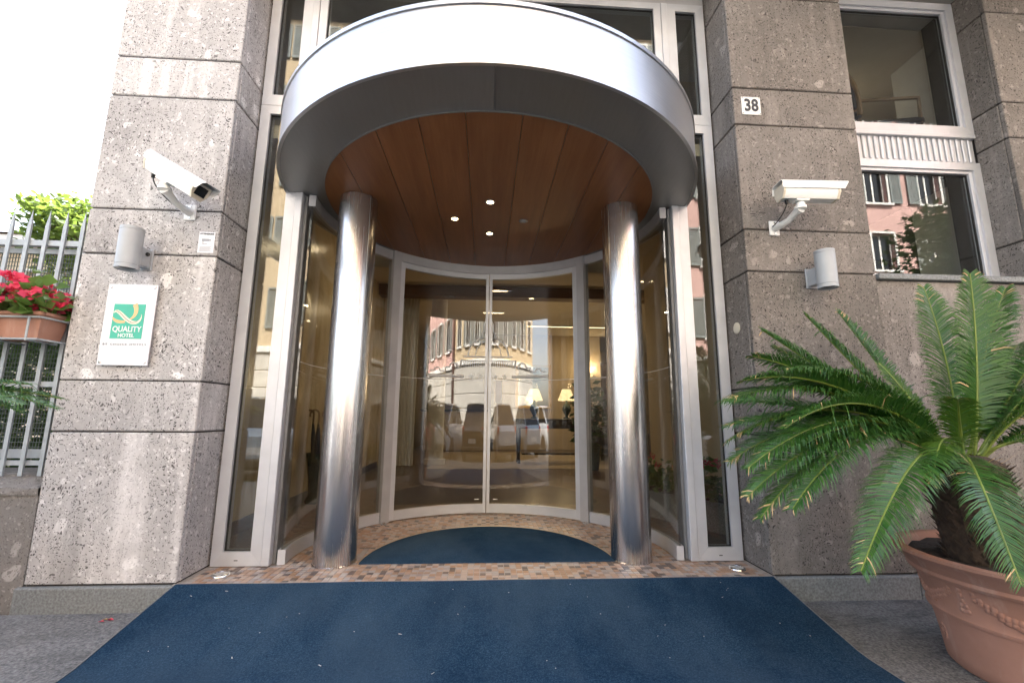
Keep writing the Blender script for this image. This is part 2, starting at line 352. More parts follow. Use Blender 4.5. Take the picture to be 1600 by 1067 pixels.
class MB:
    def __init__(s): s.v = []; s.f = []; s.mi = []
    def add(s, vs, fs, mi=0):
        b = len(s.v); s.v += [tuple(x) for x in vs]; s.f += [tuple(i + b for i in f) for f in fs]; s.mi += [mi] * len(fs); return s
    def box(s, x0, x1, y0, y1, z0, z1, mi=0):
        return s.add([(x0, y0, z0), (x1, y0, z0), (x1, y1, z0), (x0, y1, z0), (x0, y0, z1), (x1, y0, z1), (x1, y1, z1), (x0, y1, z1)],
                     [(0, 3, 2, 1), (4, 5, 6, 7), (0, 1, 5, 4), (1, 2, 6, 5), (2, 3, 7, 6), (3, 0, 4, 7)], mi)
    def bbox(s, x0, x1, y0, y1, z0, z1, b=.004, mi=0, jit=0.0):
        """box with chamfered edges"""
        lo = (x0, y0, z0); hi = (x1, y1, z1); V = []; idx = {}
        for cx in (0, 1):
            for cy in (0, 1):
                for cz in (0, 1):
                    cc = (cx, cy, cz); p = [hi[a] if cc[a] else lo[a] for a in range(3)]
                    for ax in range(3):
                        q = list(p)
                        for a in range(3):
                            if a != ax: q[a] += -b if cc[a] else b
                            if jit: q[a] += rnd.uniform(-jit, jit)
                        idx[(cc, ax)] = len(V); V.append(q)
        Fs = []
        for ax in range(3):
            o1, o2 = (ax + 1) % 3, (ax + 2) % 3
            for sd in (0, 1):
                def cc(a, b_):
                    t = [0, 0, 0]; t[ax] = sd; t[o1] = a; t[o2] = b_; return tuple(t)
                q = [idx[(cc(0, 0), ax)], idx[(cc(1, 0), ax)], idx[(cc(1, 1), ax)], idx[(cc(0, 1), ax)]]
                Fs.append(q if sd else q[::-1])
        for ax in range(3):
            o1, o2 = (ax + 1) % 3, (ax + 2) % 3
            for a in (0, 1):
                for b_ in (0, 1):
                    def cc(t_):
                        t = [0, 0, 0]; t[ax] = t_; t[o1] = a; t[o2] = b_; return tuple(t)
                    q = [idx[(cc(0), o1)], idx[(cc(1), o1)], idx[(cc(1), o2)], idx[(cc(0), o2)]]
                    Fs.append(q if (a == b_) == False else q[::-1])
        for cx in (0, 1):
            for cy in (0, 1):
                for cz in (0, 1):
                    q = [idx[((cx, cy, cz), a)] for a in range(3)]
                    Fs.append(q if (cx + cy + cz) % 2 else q[::-1])
        return s.add(V, Fs, mi)
    def poly_prism(s, pts, axis, a0, a1, mi=0):
        """2-D polygon (in the two other axes, in order) pushed along axis"""
        def mk(p, a):
            q = [0, 0, 0]; o = [i for i in range(3) if i != axis]; q[o[0]], q[o[1]] = p; q[axis] = a; return q
        n = len(pts)
        return s.add([mk(p, a0) for p in pts] + [mk(p, a1) for p in pts],
                     [tuple(range(n))[::-1], tuple(range(n, 2 * n))] + [(i, (i + 1) % n, n + (i + 1) % n, n + i) for i in range(n)], mi)
    def arc(s, c, R0, R1, a0, a1, z0, z1, n=24, mi=0):
        """curved bar between two radii; angle from +Y towards +X"""
        V = []; closed = abs(abs(a1 - a0) - 2 * PI) < 1e-6
        m_ = n if closed else n + 1
        for i in range(m_):
            a = a0 + (a1 - a0) * i / n; sx, cy = math.sin(a), math.cos(a)
            for R, z in ((R0, z0), (R1, z0), (R1, z1), (R0, z1)): V.append((c[0] + R * sx, c[1] + R * cy, z))
        Fs = []
        for i in range(n):
            j = (i + 1) % m_
            for q in range(4): Fs.append((i * 4 + q, i * 4 + (q + 1) % 4, j * 4 + (q + 1) % 4, j * 4 + q))
        if not closed: Fs += [(0, 3, 2, 1), (4 * n, 4 * n + 1, 4 * n + 2, 4 * n + 3)]
        return s.add(V, Fs, mi)
    def lathe(s, c, prof, n=32, mi=0, a0=0, squash=None):
        V = []; Fs = []
        for i in range(n):
            a = a0 + 2 * PI * i / n
            for r, z in prof: V.append((c[0] + r * math.cos(a), c[1] + r * math.sin(a), c[2] + z))
        q = len(prof)
        for i in range(n):
            j = (i + 1) % n
            for t in range(q - 1): Fs.append((i * q + t, j * q + t, j * q + t + 1, i * q + t + 1))
        if prof[0][0] > 1e-6: Fs.append(tuple(i * q for i in range(n))[::-1])
        if prof[-1][0] > 1e-6: Fs.append(tuple(i * q + q - 1 for i in range(n)))
        return s.add(V, Fs, mi)
    def tube(s, pts, rad, n=8, mi=0, caps=True):
        pts = [Vector(p) for p in pts]; rads = rad if isinstance(rad, (list, tuple)) else [rad] * len(pts)
        V = []; Fs = []; ref = None
        for i, p in enumerate(pts):
            t = (pts[min(i + 1, len(pts) - 1)] - pts[max(i - 1, 0)]).normalized()
            if ref is None: ref = Vector((0, 0, 1)) if abs(t.z) < .9 else Vector((1, 0, 0))
            a = t.cross(ref).normalized(); b = a.cross(t).normalized(); ref = b
            for q in range(n):
                an = 2 * PI * q / n; V.append(p + (a * math.cos(an) + b * math.sin(an)) * rads[i])
        for i in range(len(pts) - 1):
            for q in range(n): Fs.append((i * n + q, i * n + (q + 1) % n, (i + 1) * n + (q + 1) % n, (i + 1) * n + q))
        if caps: Fs += [tuple(range(n))[::-1], tuple(range((len(pts) - 1) * n, len(pts) * n))]
        return s.add(V, Fs, mi)
    def ball(s, c, r, n=8, mi=0, sc=(1, 1, 1)):
        V = []; Fs = []; h = n // 2
        for i in range(1, h):
            th = PI * i / h
            for j in range(n):
                ph = 2 * PI * j / n
                V.append((c[0] + r * sc[0] * math.sin(th) * math.cos(ph), c[1] + r * sc[1] * math.sin(th) * math.sin(ph), c[2] + r * sc[2] * math.cos(th)))
        t = len(V); V += [(c[0], c[1], c[2] + r * sc[2]), (c[0], c[1], c[2] - r * sc[2])]
        for i in range(h - 2):
            for j in range(n): Fs.append((i * n + j, (i + 1) * n + j, (i + 1) * n + (j + 1) % n, i * n + (j + 1) % n))
        for j in range(n): Fs.append((t, j, (j + 1) % n)); Fs.append((t + 1, (h - 2) * n + (j + 1) % n, (h - 2) * n + j))
        return s.add(V, Fs, mi)
    def xf(s, M):
        s.v = [tuple(M @ Vector(p)) for p in s.v]; return s
    def build(s, name, mats, parent=None, smooth=False, local=False, fix=True):
        """world-space vertices; children keep the origin of their thing"""
        o_ = Vector((0, 0, 0))
        if parent is not None and not local: o_ = ORG[parent]
        me = bpy.data.meshes.new(name)
        me.from_pydata([tuple(Vector(p) - o_) for p in s.v], [], s.f)
        if isinstance(mats, str): mats = [mats]
        for mm in mats: me.materials.append(MATS[mm])
        if len(mats) > 1: me.polygons.foreach_set('material_index', s.mi)
        if fix:
            import bmesh
            bm = bmesh.new(); bm.from_mesh(me); bmesh.ops.recalc_face_normals(bm, faces=bm.faces); bm.to_mesh(me); bm.free()
        if smooth:
            me.polygons.foreach_set('use_smooth', [True] * len(me.polygons))
            if smooth != 'all': me.set_sharp_from_angle(angle=math.radians(38))
        me.update()
        o = bpy.data.objects.new(name, me); COL.objects.link(o)
        if parent is not None: o.parent = parent
        ORG[o] = o_
        return o

def struct(o, label=None):
    o['kind'] = 'structure'
    if label: o['label'] = label
    return o
def copy_tree(o, parent=None):
    c = o.copy(); COL.objects.link(c)
    if parent is not None: c.parent = parent
    ORG[c] = ORG.get(o, Vector())
    for ch in list(o.children): copy_tree(ch, c)
    return c
def text_part(name, body, size, mat, parent, pos, width=None, bold=0.0, depth=.0012, space=1.0, rotx=PI / 2, rotz=0):
    cu = bpy.data.curves.new(name, 'FONT'); cu.body = body; cu.size = size; cu.extrude = depth; cu.offset = bold
    cu.align_x = 'CENTER'; cu.align_y = 'CENTER'; cu.space_character = space; cu.resolution_u = 3
    ob = bpy.data.objects.new(name, cu); COL.objects.link(ob)
    bpy.context.view_layer.update()
    me = bpy.data.meshes.new_from_object(ob); bpy.data.objects.remove(ob)
    sx = 1.0
    if width:
        xs = [q.co.x for q in me.vertices]; sx = width / max(1e-6, max(xs) - min(xs))
    M_ = Matrix.Translation(Vector(pos) - ORG[parent]) @ Euler((rotx, 0, rotz)).to_matrix().to_4x4() @ Matrix.Diagonal((sx, 1, 1, 1))
    me.transform(M_); me.materials.clear(); me.materials.append(MATS[mat])
    o = bpy.data.objects.new(name, me); COL.objects.link(o); o.parent = parent; ORG[o] = ORG[parent]
    return o

# ---------------------------------------------------------------- ground
PV = -0.13                                   # pavement level; 0 is the entrance floor
pave = MB()
pave.box(-60, 60, -3.9, -0.02, PV - .2, PV)
struct(pave.build('pavement', 'asphalt'))
struct(MB().box(-60, -2.43, .43, 60, PV - .2, PV + .01).build('garden_ground', 'soil'))
struct(MB().box(-60, 60, -4.05, -3.904, PV - .25, PV + .004).build('kerb', 'plinth_granite'))
struct(MB().add([(-200, -200, PV - .13), (200, -200, PV - .13), (200, -4.052, PV - .13), (-200, -4.052, PV - .13)], [(0, 1, 2, 3)]).build('road', 'road_asphalt'))
struct(MB().box(-60, 60, -30, -13.2, PV - .25, PV + .01).build('far_pavement', 'asphalt'))
struct(MB().add([(-200, -3.0, PV - .21), (200, -3.0, PV - .21), (200, 200, PV - .21), (-200, 200, PV - .21)], [(0, 1, 2, 3)]).build('ground', 'road_asphalt'))

# entrance floor: grout bed with mosaic tiles standing proud of it
fl = struct(MB().box(-1.664, 1.664, 0.002, 1.72, -.16, -.003).build('entrance_floor', 'mosaic_grout'))
T = .036; tm = MB()
ORG[fl] = Vector()
MAT_C, MAT_R, MAT_Y = (0.02, 0.295), .80, .292
def in_mat(x, y): return y > MAT_Y - .012 and (x - .02) ** 2 / .80 ** 2 + (y - .292) ** 2 / .90 ** 2 < 1.0
for i in range(-47, 47):
    for j in range(0, 48):
        x, y = i * T, j * T
        if x < -1.652 or x + T > 1.652: continue
        if y > .22 and math.hypot(x + T / 2, y + T / 2 - .46) > 1.275 and not (y < .27): continue
        if in_mat(x + T / 2, y + T / 2): continue
        g = .0017; e = .0012; h = rnd.uniform(-.0006, .0006)
        x0, x1, y0, y1 = x + g, x + T - g, y + g, y + T - g
        tm.add([(x0, y0, -.004), (x1, y0, -.004), (x1, y1, -.004), (x0, y1, -.004), (x0 + e, y0 + e, h), (x1 - e, y0 + e, h), (x1 - e, y1 - e, h), (x0 + e, y1 - e, h)],
               [(4, 5, 6, 7), (0, 1, 5, 4), (1, 2, 6, 5), (2, 3, 7, 6), (3, 0, 4, 7)])
o = tm.build('mosaic_tiles', 'mosaic_tile', fl, fix=False); o['kind'] = 'stuff'
struct(MB().box(-1.664, 1.664, -.012, 0.002, -.15, .0015).build('floor_edge', 'mosaic_grout'))

# ramp and carpet
rp = [(-.014, -.003), (-.60, PV + .006), (-.62, PV + .001), (-.62, PV - .1), (-.014, PV - .1)]
struct(MB().poly_prism(rp, 0, -1.63, 1.63).build('ramp', 'plinth_granite'))
cp = thing('carpet', (0, -1.2, PV), 'dark blue entrance carpet sloping down from the tiled doorstep to the pavement', 'carpet')
path = [(-.0135, .004), (-.30, -.0555), (-.58, -.1145), (-.64, -.1205), (-.9, -.1215), (-2.9, -.1215)]
th = .009; CW = 1.645
V = []; Fs = []
for (y, z) in path:
    for sx in [-CW + 2 * CW * q / 24 for q in range(25)]: V.append((sx, y, z + .0012 * math.sin(sx * 7 + y * 5)))
for i in range(len(path) - 1):
    for q in range(24): Fs.append((i * 25 + q, i * 25 + q + 1, (i + 1) * 25 + q + 1, (i + 1) * 25 + q))
cm = MB().add(V, Fs)
cm.add([(s_ * CW, y, z + d) for s_ in (-1,) for (y, z) in path for d in (0, -th)], [(2 * i, 2 * i + 1, 2 * i + 3, 2 * i + 2) for i in range(len(path) - 1)])
cm.add([(CW, y, z + d) for (y, z) in path for d in (0, -th)], [(2 * i, 2 * i + 1, 2 * i + 3, 2 * i + 2) for i in range(len(path) - 1)])
cm.build('pile', 'blue_carpet', cp, smooth=True)
for sx in (-1, 1):
    e = MB()
    for i in range(len(path) - 1):
        (y0, z0), (y1, z1) = path[i], path[i + 1]
        x0, x1 = sx * (CW + .001), sx * (CW + .013)
        e.add([(x0, y0, z0 + .003), (x1, y0, z0 - .004), (x1, y1, z1 - .004), (x0, y1, z1 + .003), (x0, y0, z0 - .02), (x1, y0, z0 - .02), (x1, y1, z1 - .02), (x0, y1, z1 - .02)],
              [(0, 1, 2, 3), (0, 3, 7, 4), (1, 5, 6, 2), (0, 4, 5, 1), (3, 2, 6, 7)])
    e.build('edge_trim', 'plinth_granite', cp)
lint = MB()
for q in range(46):
    x = rnd.uniform(-1.5, 1.5); y = -rnd.uniform(.05, 1.1)
    z = next(z0 + (z1 - z0) * (y0 - y) / (y0 - y1) for (y0, z0), (y1, z1) in zip(path, path[1:]) if y0 >= y >= y1) + .003
    a = rnd.uniform(0, PI); L = rnd.choice((.002, .003, .003, .008)); w = .0015
    dx, dy = math.cos(a), math.sin(a)
    lint.add([(x - dx * L - dy * w, y - dy * L + dx * w, z), (x + dx * L - dy * w, y + dy * L + dx * w, z), (x + dx * L + dy * w, y + dy * L - dx * w, z + .001), (x - dx * L + dy * w, y - dy * L - dx * w, z)], [(0, 1, 2, 3)])
o = lint.build('lint', 'white_trim', cp, fix=False); o['kind'] = 'stuff'
lf = MB()
for q in range(5):
    a = q * 1.3; x, y = -1.90 + .018 * math.cos(a), -.11 + .016 * math.sin(a * 1.7)
    lf.add([(x - .014, y, PV + .003), (x, y - .008, PV + .010), (x + .015, y + .004, PV + .004), (x, y + .011, PV + .007)], [(0, 1, 2, 3)], q % 2)
tag(lf.build('fallen_petals', ['pink_petal', 'dry_leaf']), 'small crumpled red and tan petals lying on the pavement by the left pier', 'petals')

# half-round mat
mt = thing('door_mat', (0.02, .292, 0), 'half round dark blue mat on the mosaic tiles before the sliding doors', 'mat')
pts = [(.02 + .80 * math.cos(PI * q / 48), .292 + .90 * math.sin(PI * q / 48)) for q in range(49)]
MB().poly_prism(pts, 2, -.002, .006).build('pile', 'blue_carpet', mt)
e = MB()
ring = [(p[0], p[1], .004) for p in pts]
e.tube(ring, .0055, 6)
e.build('edge_strip', 'brass_trim', mt, smooth=True)

# ---------------------------------------------------------------- stone piers
JOINT = [0, .795, 1.082, 1.834, 2.120, 2.883, 3.163, 3.915, 4.20]
G = .0045
def slab(parent, x0, x1, y0, y1, z0, z1, mat='ceppo_stone'):
    return MB().bbox(x0, x1, y0, y1, z0, z1, .005, jit=.0012).build('stone_slab', mat, parent)
def pier(xa, xb, inner, label, loc, sm='ceppo_stone'):
    t = thing('stone_pier', loc, label, 'pillar', 'stone piers of the hotel front')
    for z0, z1 in zip(JOINT, JOINT[1:]):
        slab(t, xa, xb, 0, .032, z0 + G, z1 - G, sm)
        if inner < 0: slab(t, xb - .03, xb, .0345, .30, z0 + G, z1 - G, sm)      # face towards the door
        else: slab(t, xa, xa + .03, .0345, .30, z0 + G, z1 - G, sm)
    MB().box(xa + .012, xb - .012, .010, .46, -.1, 4.21).build('mortar_core', 'mortar_dark', t)
    return t
LP = pier(-2.425, -1.655, -1, 'tall grey stone pier with the hotel sign left of the entrance', (-2.04, .15, 0))
RP = pier(1.655, 2.53, 1, 'tall stone pier with house number between entrance and right window', (2.09, .15, 0), 'ceppo_stone_brown_shaded')
for t, x0, x1 in ((LP, -2.452, -1.652), (RP, 1.652, 2.53)):
    MB().bbox(x0, x1, -.022, .3, PV - .05, -.004, .006).build('plinth', 'plinth_granite', t)
# pier on the far right of the window
t = thing('stone_pier', (4.4, .15, 0), 'dark stone pier at the right edge beyond the big window', 'pillar', 'stone piers of the hotel front')
for z0, z1 in zip(JOINT, JOINT[1:]):
    slab(t, 3.67, 5.6, 0, .032, z0 + G, z1 - G, 'ceppo_stone_brown_shaded')
    slab(t, 3.67, 3.70, .0345, .215, z0 + G, z1 - G, 'ceppo_stone_brown_shaded')
MB().box(3.682, 5.6, .010, .46, -.1, 4.21).build('mortar_core', 'mortar_dark', t)
MB().bbox(3.67, 5.6, -.022, .3, PV - .05, -.004, .006).build('plinth', 'plinth_granite', t)
# wall below the window
t = thing('stone_wall', (3.1, .15, 0), 'stone wall under the right window behind the potted cycad', 'wall')
slab(t, 2.532, 3.668, .008, .05, G, 1.795, 'ceppo_stone_brown_shaded')
MB().box(2.531, 3.669, .045, .4, -.1, 1.79).build('mortar_core', 'mortar_dark', t)
MB().bbox(2.532, 3.668, -.020, .3, PV - .05, -.004, .006).build('plinth', 'plinth_granite', t)
MB().bbox(2.532, 3.668, -.022, .20, 1.800, 1.838, .004).build('sill', 'plinth_granite', t)

# body of the hotel over and behind the entrance
hb = thing('hotel_building', (4, 6, 4.2), 'hotel building rising above the stone ground floor', 'building')
MB().box(-2.42, 14, .10, 13, 4.31, 17.5).build('upper_wall', 'hotel_plaster', hb)
MB().bbox(-2.44, 1.70, -.16, 1.2, 4.215, 4.305, .01).build('overhang_slab', 'render_pale', hb)
MB().bbox(1.702, 9.0, -1.15, 1.2, 4.215, 4.335, .01).build('overhang_shade_slab', 'render_pale', hb)  # overhang with added depth out of view, shading right side and upper pane
MB().box(-2.42, -2.24, .47, 13, PV - .1, 4.30).build('side_wall', 'hotel_plaster', hb)
MB().box(-2.24, 14, 12.8, 13, PV - .1, 4.30).build('rear_wall', 'hotel_plaster', hb)
MB().box(5.6, 14, .0, .3, PV - .1, 4.2).build('ground_floor_wall', 'travertine', hb)

# ---------------------------------------------------------------- aluminium side lights
FY = .264
def frame_bars(par, x0, x1, z0, z1, w, y0, y1, mat, wb=None, wt=None):
    """four mitred bars"""
    wb = wb or w; wt = wt or w
    for nm, pts in (('stile', [(x0, z0), (x0 + w, z0 + wb), (x0 + w, z1 - wt), (x0, z1)]), ('stile', [(x1 - w, z0 + wb), (x1, z0), (x1, z1), (x1 - w, z1 - wt)]),
                    ('rail', [(x0 + .0006, z0), (x1 - .0006, z0), (x1 - w, z0 + wb - .0006), (x0 + w, z0 + wb - .0006)]), ('rail', [(x0 + w, z1 - wt + .0006), (x1 - w, z1 - wt + .0006), (x1 - .0006, z1), (x0 + .0006, z1)])):
        MB().poly_prism(pts, 1, y0, y1).build(nm, mat, par)
def gasket(par, x0, x1, z0, z1, y, w=.006):
    g = MB()
    for a in ((x0, x0 + w, z0, z1), (x1 - w, x1, z0, z1), (x0 + w, x1 - w, z0, z0 + w), (x0 + w, x1 - w, z1 - w, z1)): g.box(a[0], a[1], y, y + .012, a[2], a[3])
    g.build('gasket', 'black_rubber', par)
for s_, side in ((-1, 'left'), (1, 'right')):
    t = thing('side_light', (s_ * 1.48, .3, 0), 'narrow tall aluminium framed glass panel on the %s of the columns' % side, 'window', 'narrow glass panels beside the entrance')
    a, b = (1.345, 1.638)
    x0, x1 = (a, b) if s_ > 0 else (-b, -a)
    for z0, z1 in ((.004, 3.055), (3.058, 4.10)):
        frame_bars(t, x0, x1, z0, z1, .066, FY, FY + .07, 'aluminium', wb=.082)
        gx0, gx1, gz0, gz1 = x0 + .066, x1 - .066, z0 + .082, z1 - .066
        gasket(t, gx0, gx1, gz0, gz1, FY + .016)
        MB().box(gx0 + .002, gx1 - .002, FY + .024, FY + .034, gz0 + .002, gz1 - .002).build('pane', 'window_glass', t)
    MB().box((x0 + x1) / 2 - .011, (x0 + x1) / 2 + .011, FY - .001, FY + .004, .034, .039).build('weep_slot', 'black_rubber', t)
    # corner post towards the curved glass
    q0, q1 = (1.296, 1.3445) if s_ > 0 else (-1.3445, -1.296)
    MB().bbox(q0, q1, FY - .006, FY + .16, .003, 4.10, .003).build('corner_post', 'aluminium', t)
    q0, q1 = (1.274, 1.2955) if s_ > 0 else (-1.2955, -1.274)
    MB().bbox(q0, q1, FY + .035, FY + .155, .003, 2.395, .003).build('post_return', 'aluminium_dark', t)

# glazing over the canopy
t = thing('upper_window', (0, .3, 2.75), 'aluminium framed glazing above the round canopy', 'window')
for x0, x1 in ((-1.293, -.004), (.004, 1.293)):
    frame_bars(t, x0, x1, 2.725, 4.10, .055, FY, FY + .07, 'aluminium')
    gasket(t, x0 + .055, x1 - .055, 2.78, 4.045, FY + .016)
    MB().box(x0 + .057, x1 - .057, FY + .024, FY + .034, 2.782, 4.043).build('pane', 'window_glass', t)
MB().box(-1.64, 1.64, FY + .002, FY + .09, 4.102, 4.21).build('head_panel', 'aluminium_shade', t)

# ---------------------------------------------------------------- drum: curved screens and sliding doors
DC = (0, .46); RG = 1.25
A_D = math.radians(42.6); A_J = math.radians(46.6); A_F = math.radians(98)
for s_, side in ((-1, 'left'), (1, 'right')):
    t = thing('curved_screen', (s_ * 1.15, .9, 0), 'fixed curved glass screen between the sliding doors and the %s column' % side, 'glass screen', 'curved glass screens beside the doors')
    a0, a1 = (A_J, A_F) if s_ > 0 else (-A_F, -A_J)
    MB().arc(DC, RG - .022, RG + .022, a0, a1, .003, .088, 20).build('bottom_rail', 'aluminium', t, smooth=True)
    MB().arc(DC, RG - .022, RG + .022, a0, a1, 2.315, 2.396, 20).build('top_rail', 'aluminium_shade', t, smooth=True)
    MB().arc(DC, RG - .006, RG + .006, a0, a1, .089, 2.314, 28).build('pane', 'door_glass', t, smooth=True)
    p0, p1 = (A_D + .004, A_J - .001) if s_ > 0 else (-A_J + .001, -A_D - .004)
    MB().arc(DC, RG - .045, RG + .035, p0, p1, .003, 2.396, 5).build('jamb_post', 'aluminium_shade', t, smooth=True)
    MB().arc(DC, RG - .0075, RG - .0062, a0 + .01, a1 - .01, 1.236, 1.240, 24).build('safety_line', 'print_white', t)
    f_ = MB(); am = s_ * (A_J - .01); cx, cy = DC[0] + (RG - .075) * math.sin(am), DC[1] + (RG - .075) * math.cos(am)
    f_.lathe((cx, cy, 0), [(.026, 0.001), (.026, .006), (.012, .012), (.012, .02)], 12); f_.build('floor_pivot', 'chrome', t, smooth=True)
RD = RG - .012
for s_, side in ((-1, 'left'), (1, 'right')):
    t = thing('sliding_door', (s_ * .45, 1.6, 0), '%s leaf of the curved glass sliding doors' % side, 'door', 'curved sliding doors')
    e0, e1 = .003, A_D
    def ar(nm, r0_, r1_, a0, a1, z0, z1, mat, n=16, **kw):
        if s_ < 0: a0, a1 = -a1, -a0
        return MB().arc(DC, r0_, r1_, a0, a1, z0, z1, n).build(nm, mat, t, smooth=True, **kw)
    ws = .036
    ar('stile', RD - .024, RD + .020, e0, e0 + ws * .62, .010, 2.312, 'aluminium', 4)
    ar('stile', RD - .024, RD + .020, e1 - ws, e1, .010, 2.312, 'aluminium', 4)
    ar('bottom_rail', RD - .0235, RD + .0195, e0 + ws * .62 + .0006, e1 - ws - .0006, .010, .088, 'aluminium')
    ar('top_rail', RD - .0235, RD + .0195, e0 + ws * .62 + .0006, e1 - ws - .0006, 2.262, 2.312, 'aluminium')
    ar('pane', RD - .008, RD + .004, e0 + ws * .62 + .001, e1 - ws - .001, .089, 2.261, 'door_glass', 24)
    ar('safety_line', RD - .0098, RD - .0084, e0 + ws + .002, e1 - ws - .006, 1.236, 1.240, 'print_white')
    ar('maker_label', RD - .0098, RD - .0084, .055, .088, .125, .133, 'print_white', 2)
    ar('head_panel', RD - .034, RD + .03, e0 - .003, e1 + .002, 2.3135, 2.396, 'aluminium_shade')
    # etched city skyline: half of a dome, roofs, base line and two stars on each leaf
    d = MB()
    def P(u, z): a = s_ * u / RD; return (DC[0] + (RD - .0095) * math.sin(a), DC[1] + (RD - .0095) * math.cos(a), z)
    def line(pts, w=.0035): d.tube([P(*p) for p in pts], w * 1.15, 4)
    dome = [(.045, 1.80), (.05, 1.72), (.062, 1.71), (.062, 1.66), (.10, 1.645), (.15, 1.61), (.185, 1.555), (.20, 1.49), (.20, 1.47)]
    line(dome, .006); line([(.045, 1.80), (.03, 1.83), (.03, 1.86)]); line([(.04, 1.62), (.08, 1.60), (.115, 1.55), (.13, 1.47)])
    line([(.03, 1.47), (.24, 1.47)], .006); line([(.03, 1.43), (.24, 1.43)]); line([(.035, 1.70), (.035, 1.66), (.06, 1.66)])
    for q in range(5): x = .05 + q * .042; line([(x, 1.43), (x, 1.37), (x + .02, 1.37), (x + .02, 1.43)])
    line([(.24, 1.43), (.27, 1.43), (.27, 1.36), (.30, 1.36), (.31, 1.39), (.34, 1.41), (.37, 1.39), (.38, 1.36), (.42, 1.36), (.42, 1.32), (.47, 1.32), (.48, 1.345), (.50, 1.355), (.52, 1.345), (.53, 1.32), (.57, 1.32)], .007)
    line([(.24, 1.275), (.60, 1.275)], .012)
    for x in (.075, .165):
        st = [P(x + (.030 if q % 2 == 0 else .012) * math.sin(q * PI / 5), 1.275 + (.030 if q % 2 == 0 else .012) * math.cos(q * PI / 5)) for q in range(10)]
        cpt = P(x, 1.275); d.add(st + [cpt], [(q, (q + 1) % 10, 10) for q in range(10)])
    d.build('etched_skyline', 'print_white', t, fix=False)
    if s_ > 0: ar('notice_sticker', RD - .0102, RD - .0086, .062, .112, 1.02, 1.235, 'plate_white', 3)

# ---------------------------------------------------------------- canopy
cn = thing('entrance_canopy', (0, .46, 2.4), 'round brushed steel canopy with wooden ceiling above the doors', 'canopy')
RC = 1.42
for q in range(2):
    a0 = -PI * 1.5 + q * PI + .25; g_ = .0012
    MB().arc(DC, RC - .03, RC, a0 + g_, a0 + PI - g_, 2.408, 2.695, 64).build('fascia_panel', 'steel_fascia', cn, smooth=True)
for q in range(4):
    a0 = -PI + q * PI / 2
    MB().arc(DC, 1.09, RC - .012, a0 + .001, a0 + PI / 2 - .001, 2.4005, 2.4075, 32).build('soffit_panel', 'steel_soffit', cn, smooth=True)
MB().arc(DC, RC - .0115, RC + .006, 0, 2 * PI, 2.396, 2.4075, 128).build('bottom_lip', 'steel_fascia', cn, smooth=True)
MB().arc(DC, RC - .05, RC + .007, 0, 2 * PI, 2.6955, 2.716, 128).build('top_lip', 'steel_fascia', cn, smooth=True)
MB().arc(DC, .02, RC - .051, 0, 2 * PI, 2.66, 2.70, 64).build('roof_sheet', 'galvanised', cn)
WC, WR = (0, .515), 1.168
cuts = [-WR, -.885, -.63, -.39, -.145, .145, .39, .63, .885, WR]
for a, b in zip(cuts, cuts[1:]):
    a_, b_ = a + .0018, b - .0018
    def yy(x): return math.sqrt(max(0, WR * WR - x * x))
    xs = [a_ + (b_ - a_) * q / 12 for q in range(13)]
    pts = [(x, WC[1] - yy(x)) for x in xs] + [(x, WC[1] + yy(x)) for x in reversed(xs)]
    if a == cuts[0] or b == cuts[-1]:
        pts = [p for i, p in enumerate(pts) if i == 0 or (abs(p[0] - pts[i - 1][0]) + abs(p[1] - pts[i - 1][1])) > 1e-4]
    MB().poly_prism(pts, 2, 2.3965, 2.3999).build('wood_panel', 'cherry_panel', cn)
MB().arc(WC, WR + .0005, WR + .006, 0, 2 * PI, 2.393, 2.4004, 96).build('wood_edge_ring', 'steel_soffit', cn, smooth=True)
for q, (x, y, lit) in enumerate(((-.01, .29, 1), (-.28, .58, 1), (-.01, .84, 1), (.25, .58, 0))):
    d = MB(); d.arc((x, y), .024, .036, 0, 2 * PI, 2.3915, 2.3963, 20)
    ring_ = d.build('downlight', 'chrome', cn, smooth=True)
    b = MB(); b.lathe((x, y, 2.3935), [(0, -.001), (.012, -.0005), (.0235, .002)], 16)
    b.build('lamp_lens', 'bulb_warm' if lit else 'white_plastic', ring_, smooth=True)
    if lit:
        L = bpy.data.lights.new('downlight_spot', 'SPOT'); L.energy = 2; L.spot_size = math.radians(80); L.spot_blend = .6; L.color = (1, .8, .55); L.shadow_soft_size = .02
        lo = bpy.data.objects.new('downlight_spot', L); COL.objects.link(lo); lo.location = (x, y, 2.388)

# ---------------------------------------------------------------- columns
for s_, side in ((-1, 'left'), (1, 'right')):
    c0 = (s_ * .935, .335, 0)
    t = thing('steel_column', c0, '%s polished steel column under the round canopy' % side, 'column', 'steel columns of the entrance')
    MB().lathe(c0, [(.1285, .002), (.1285, 2.392)], 64).build('shaft', 'steel_column', t, smooth=True)
    MB().lathe(c0, [(.131, .0005), (.131, .004), (.1287, .006)], 64).build('base_ring', 'steel_column', t, smooth=True)
    an = math.radians(-38 if s_ < 0 else 215); sx, sy = c0[0] + .1288 * math.cos(an), c0[1] + .1288 * math.sin(an)
    MB().box(sx - .0012, sx + .0012, sy - .0012, sy + .0012, .006, 2.39).build('seam', 'steel_soffit', t)
for x, y, side in ((-1.498, .132, 'left'), (1.517, .129, 'right')):
    t = thing('floor_light', (x, y, 0), 'round steel floor light set in the tiles at the %s pier' % side, 'floor light', 'floor lights by the piers')
    MB().lathe((x, y, 0), [(.049, .0008), (.047, .006), (.036, .0095), (.034, .0075), (0, .0085)], 28).build('cover', 'chrome', t, smooth=True)
    for q in range(3):
        a = q * 2.1; MB().lathe((x + .041 * math.cos(a), y + .041 * math.sin(a), .0078), [(.003, 0), (.003, .0015)], 8).build('screw', 'steel_soffit', t)
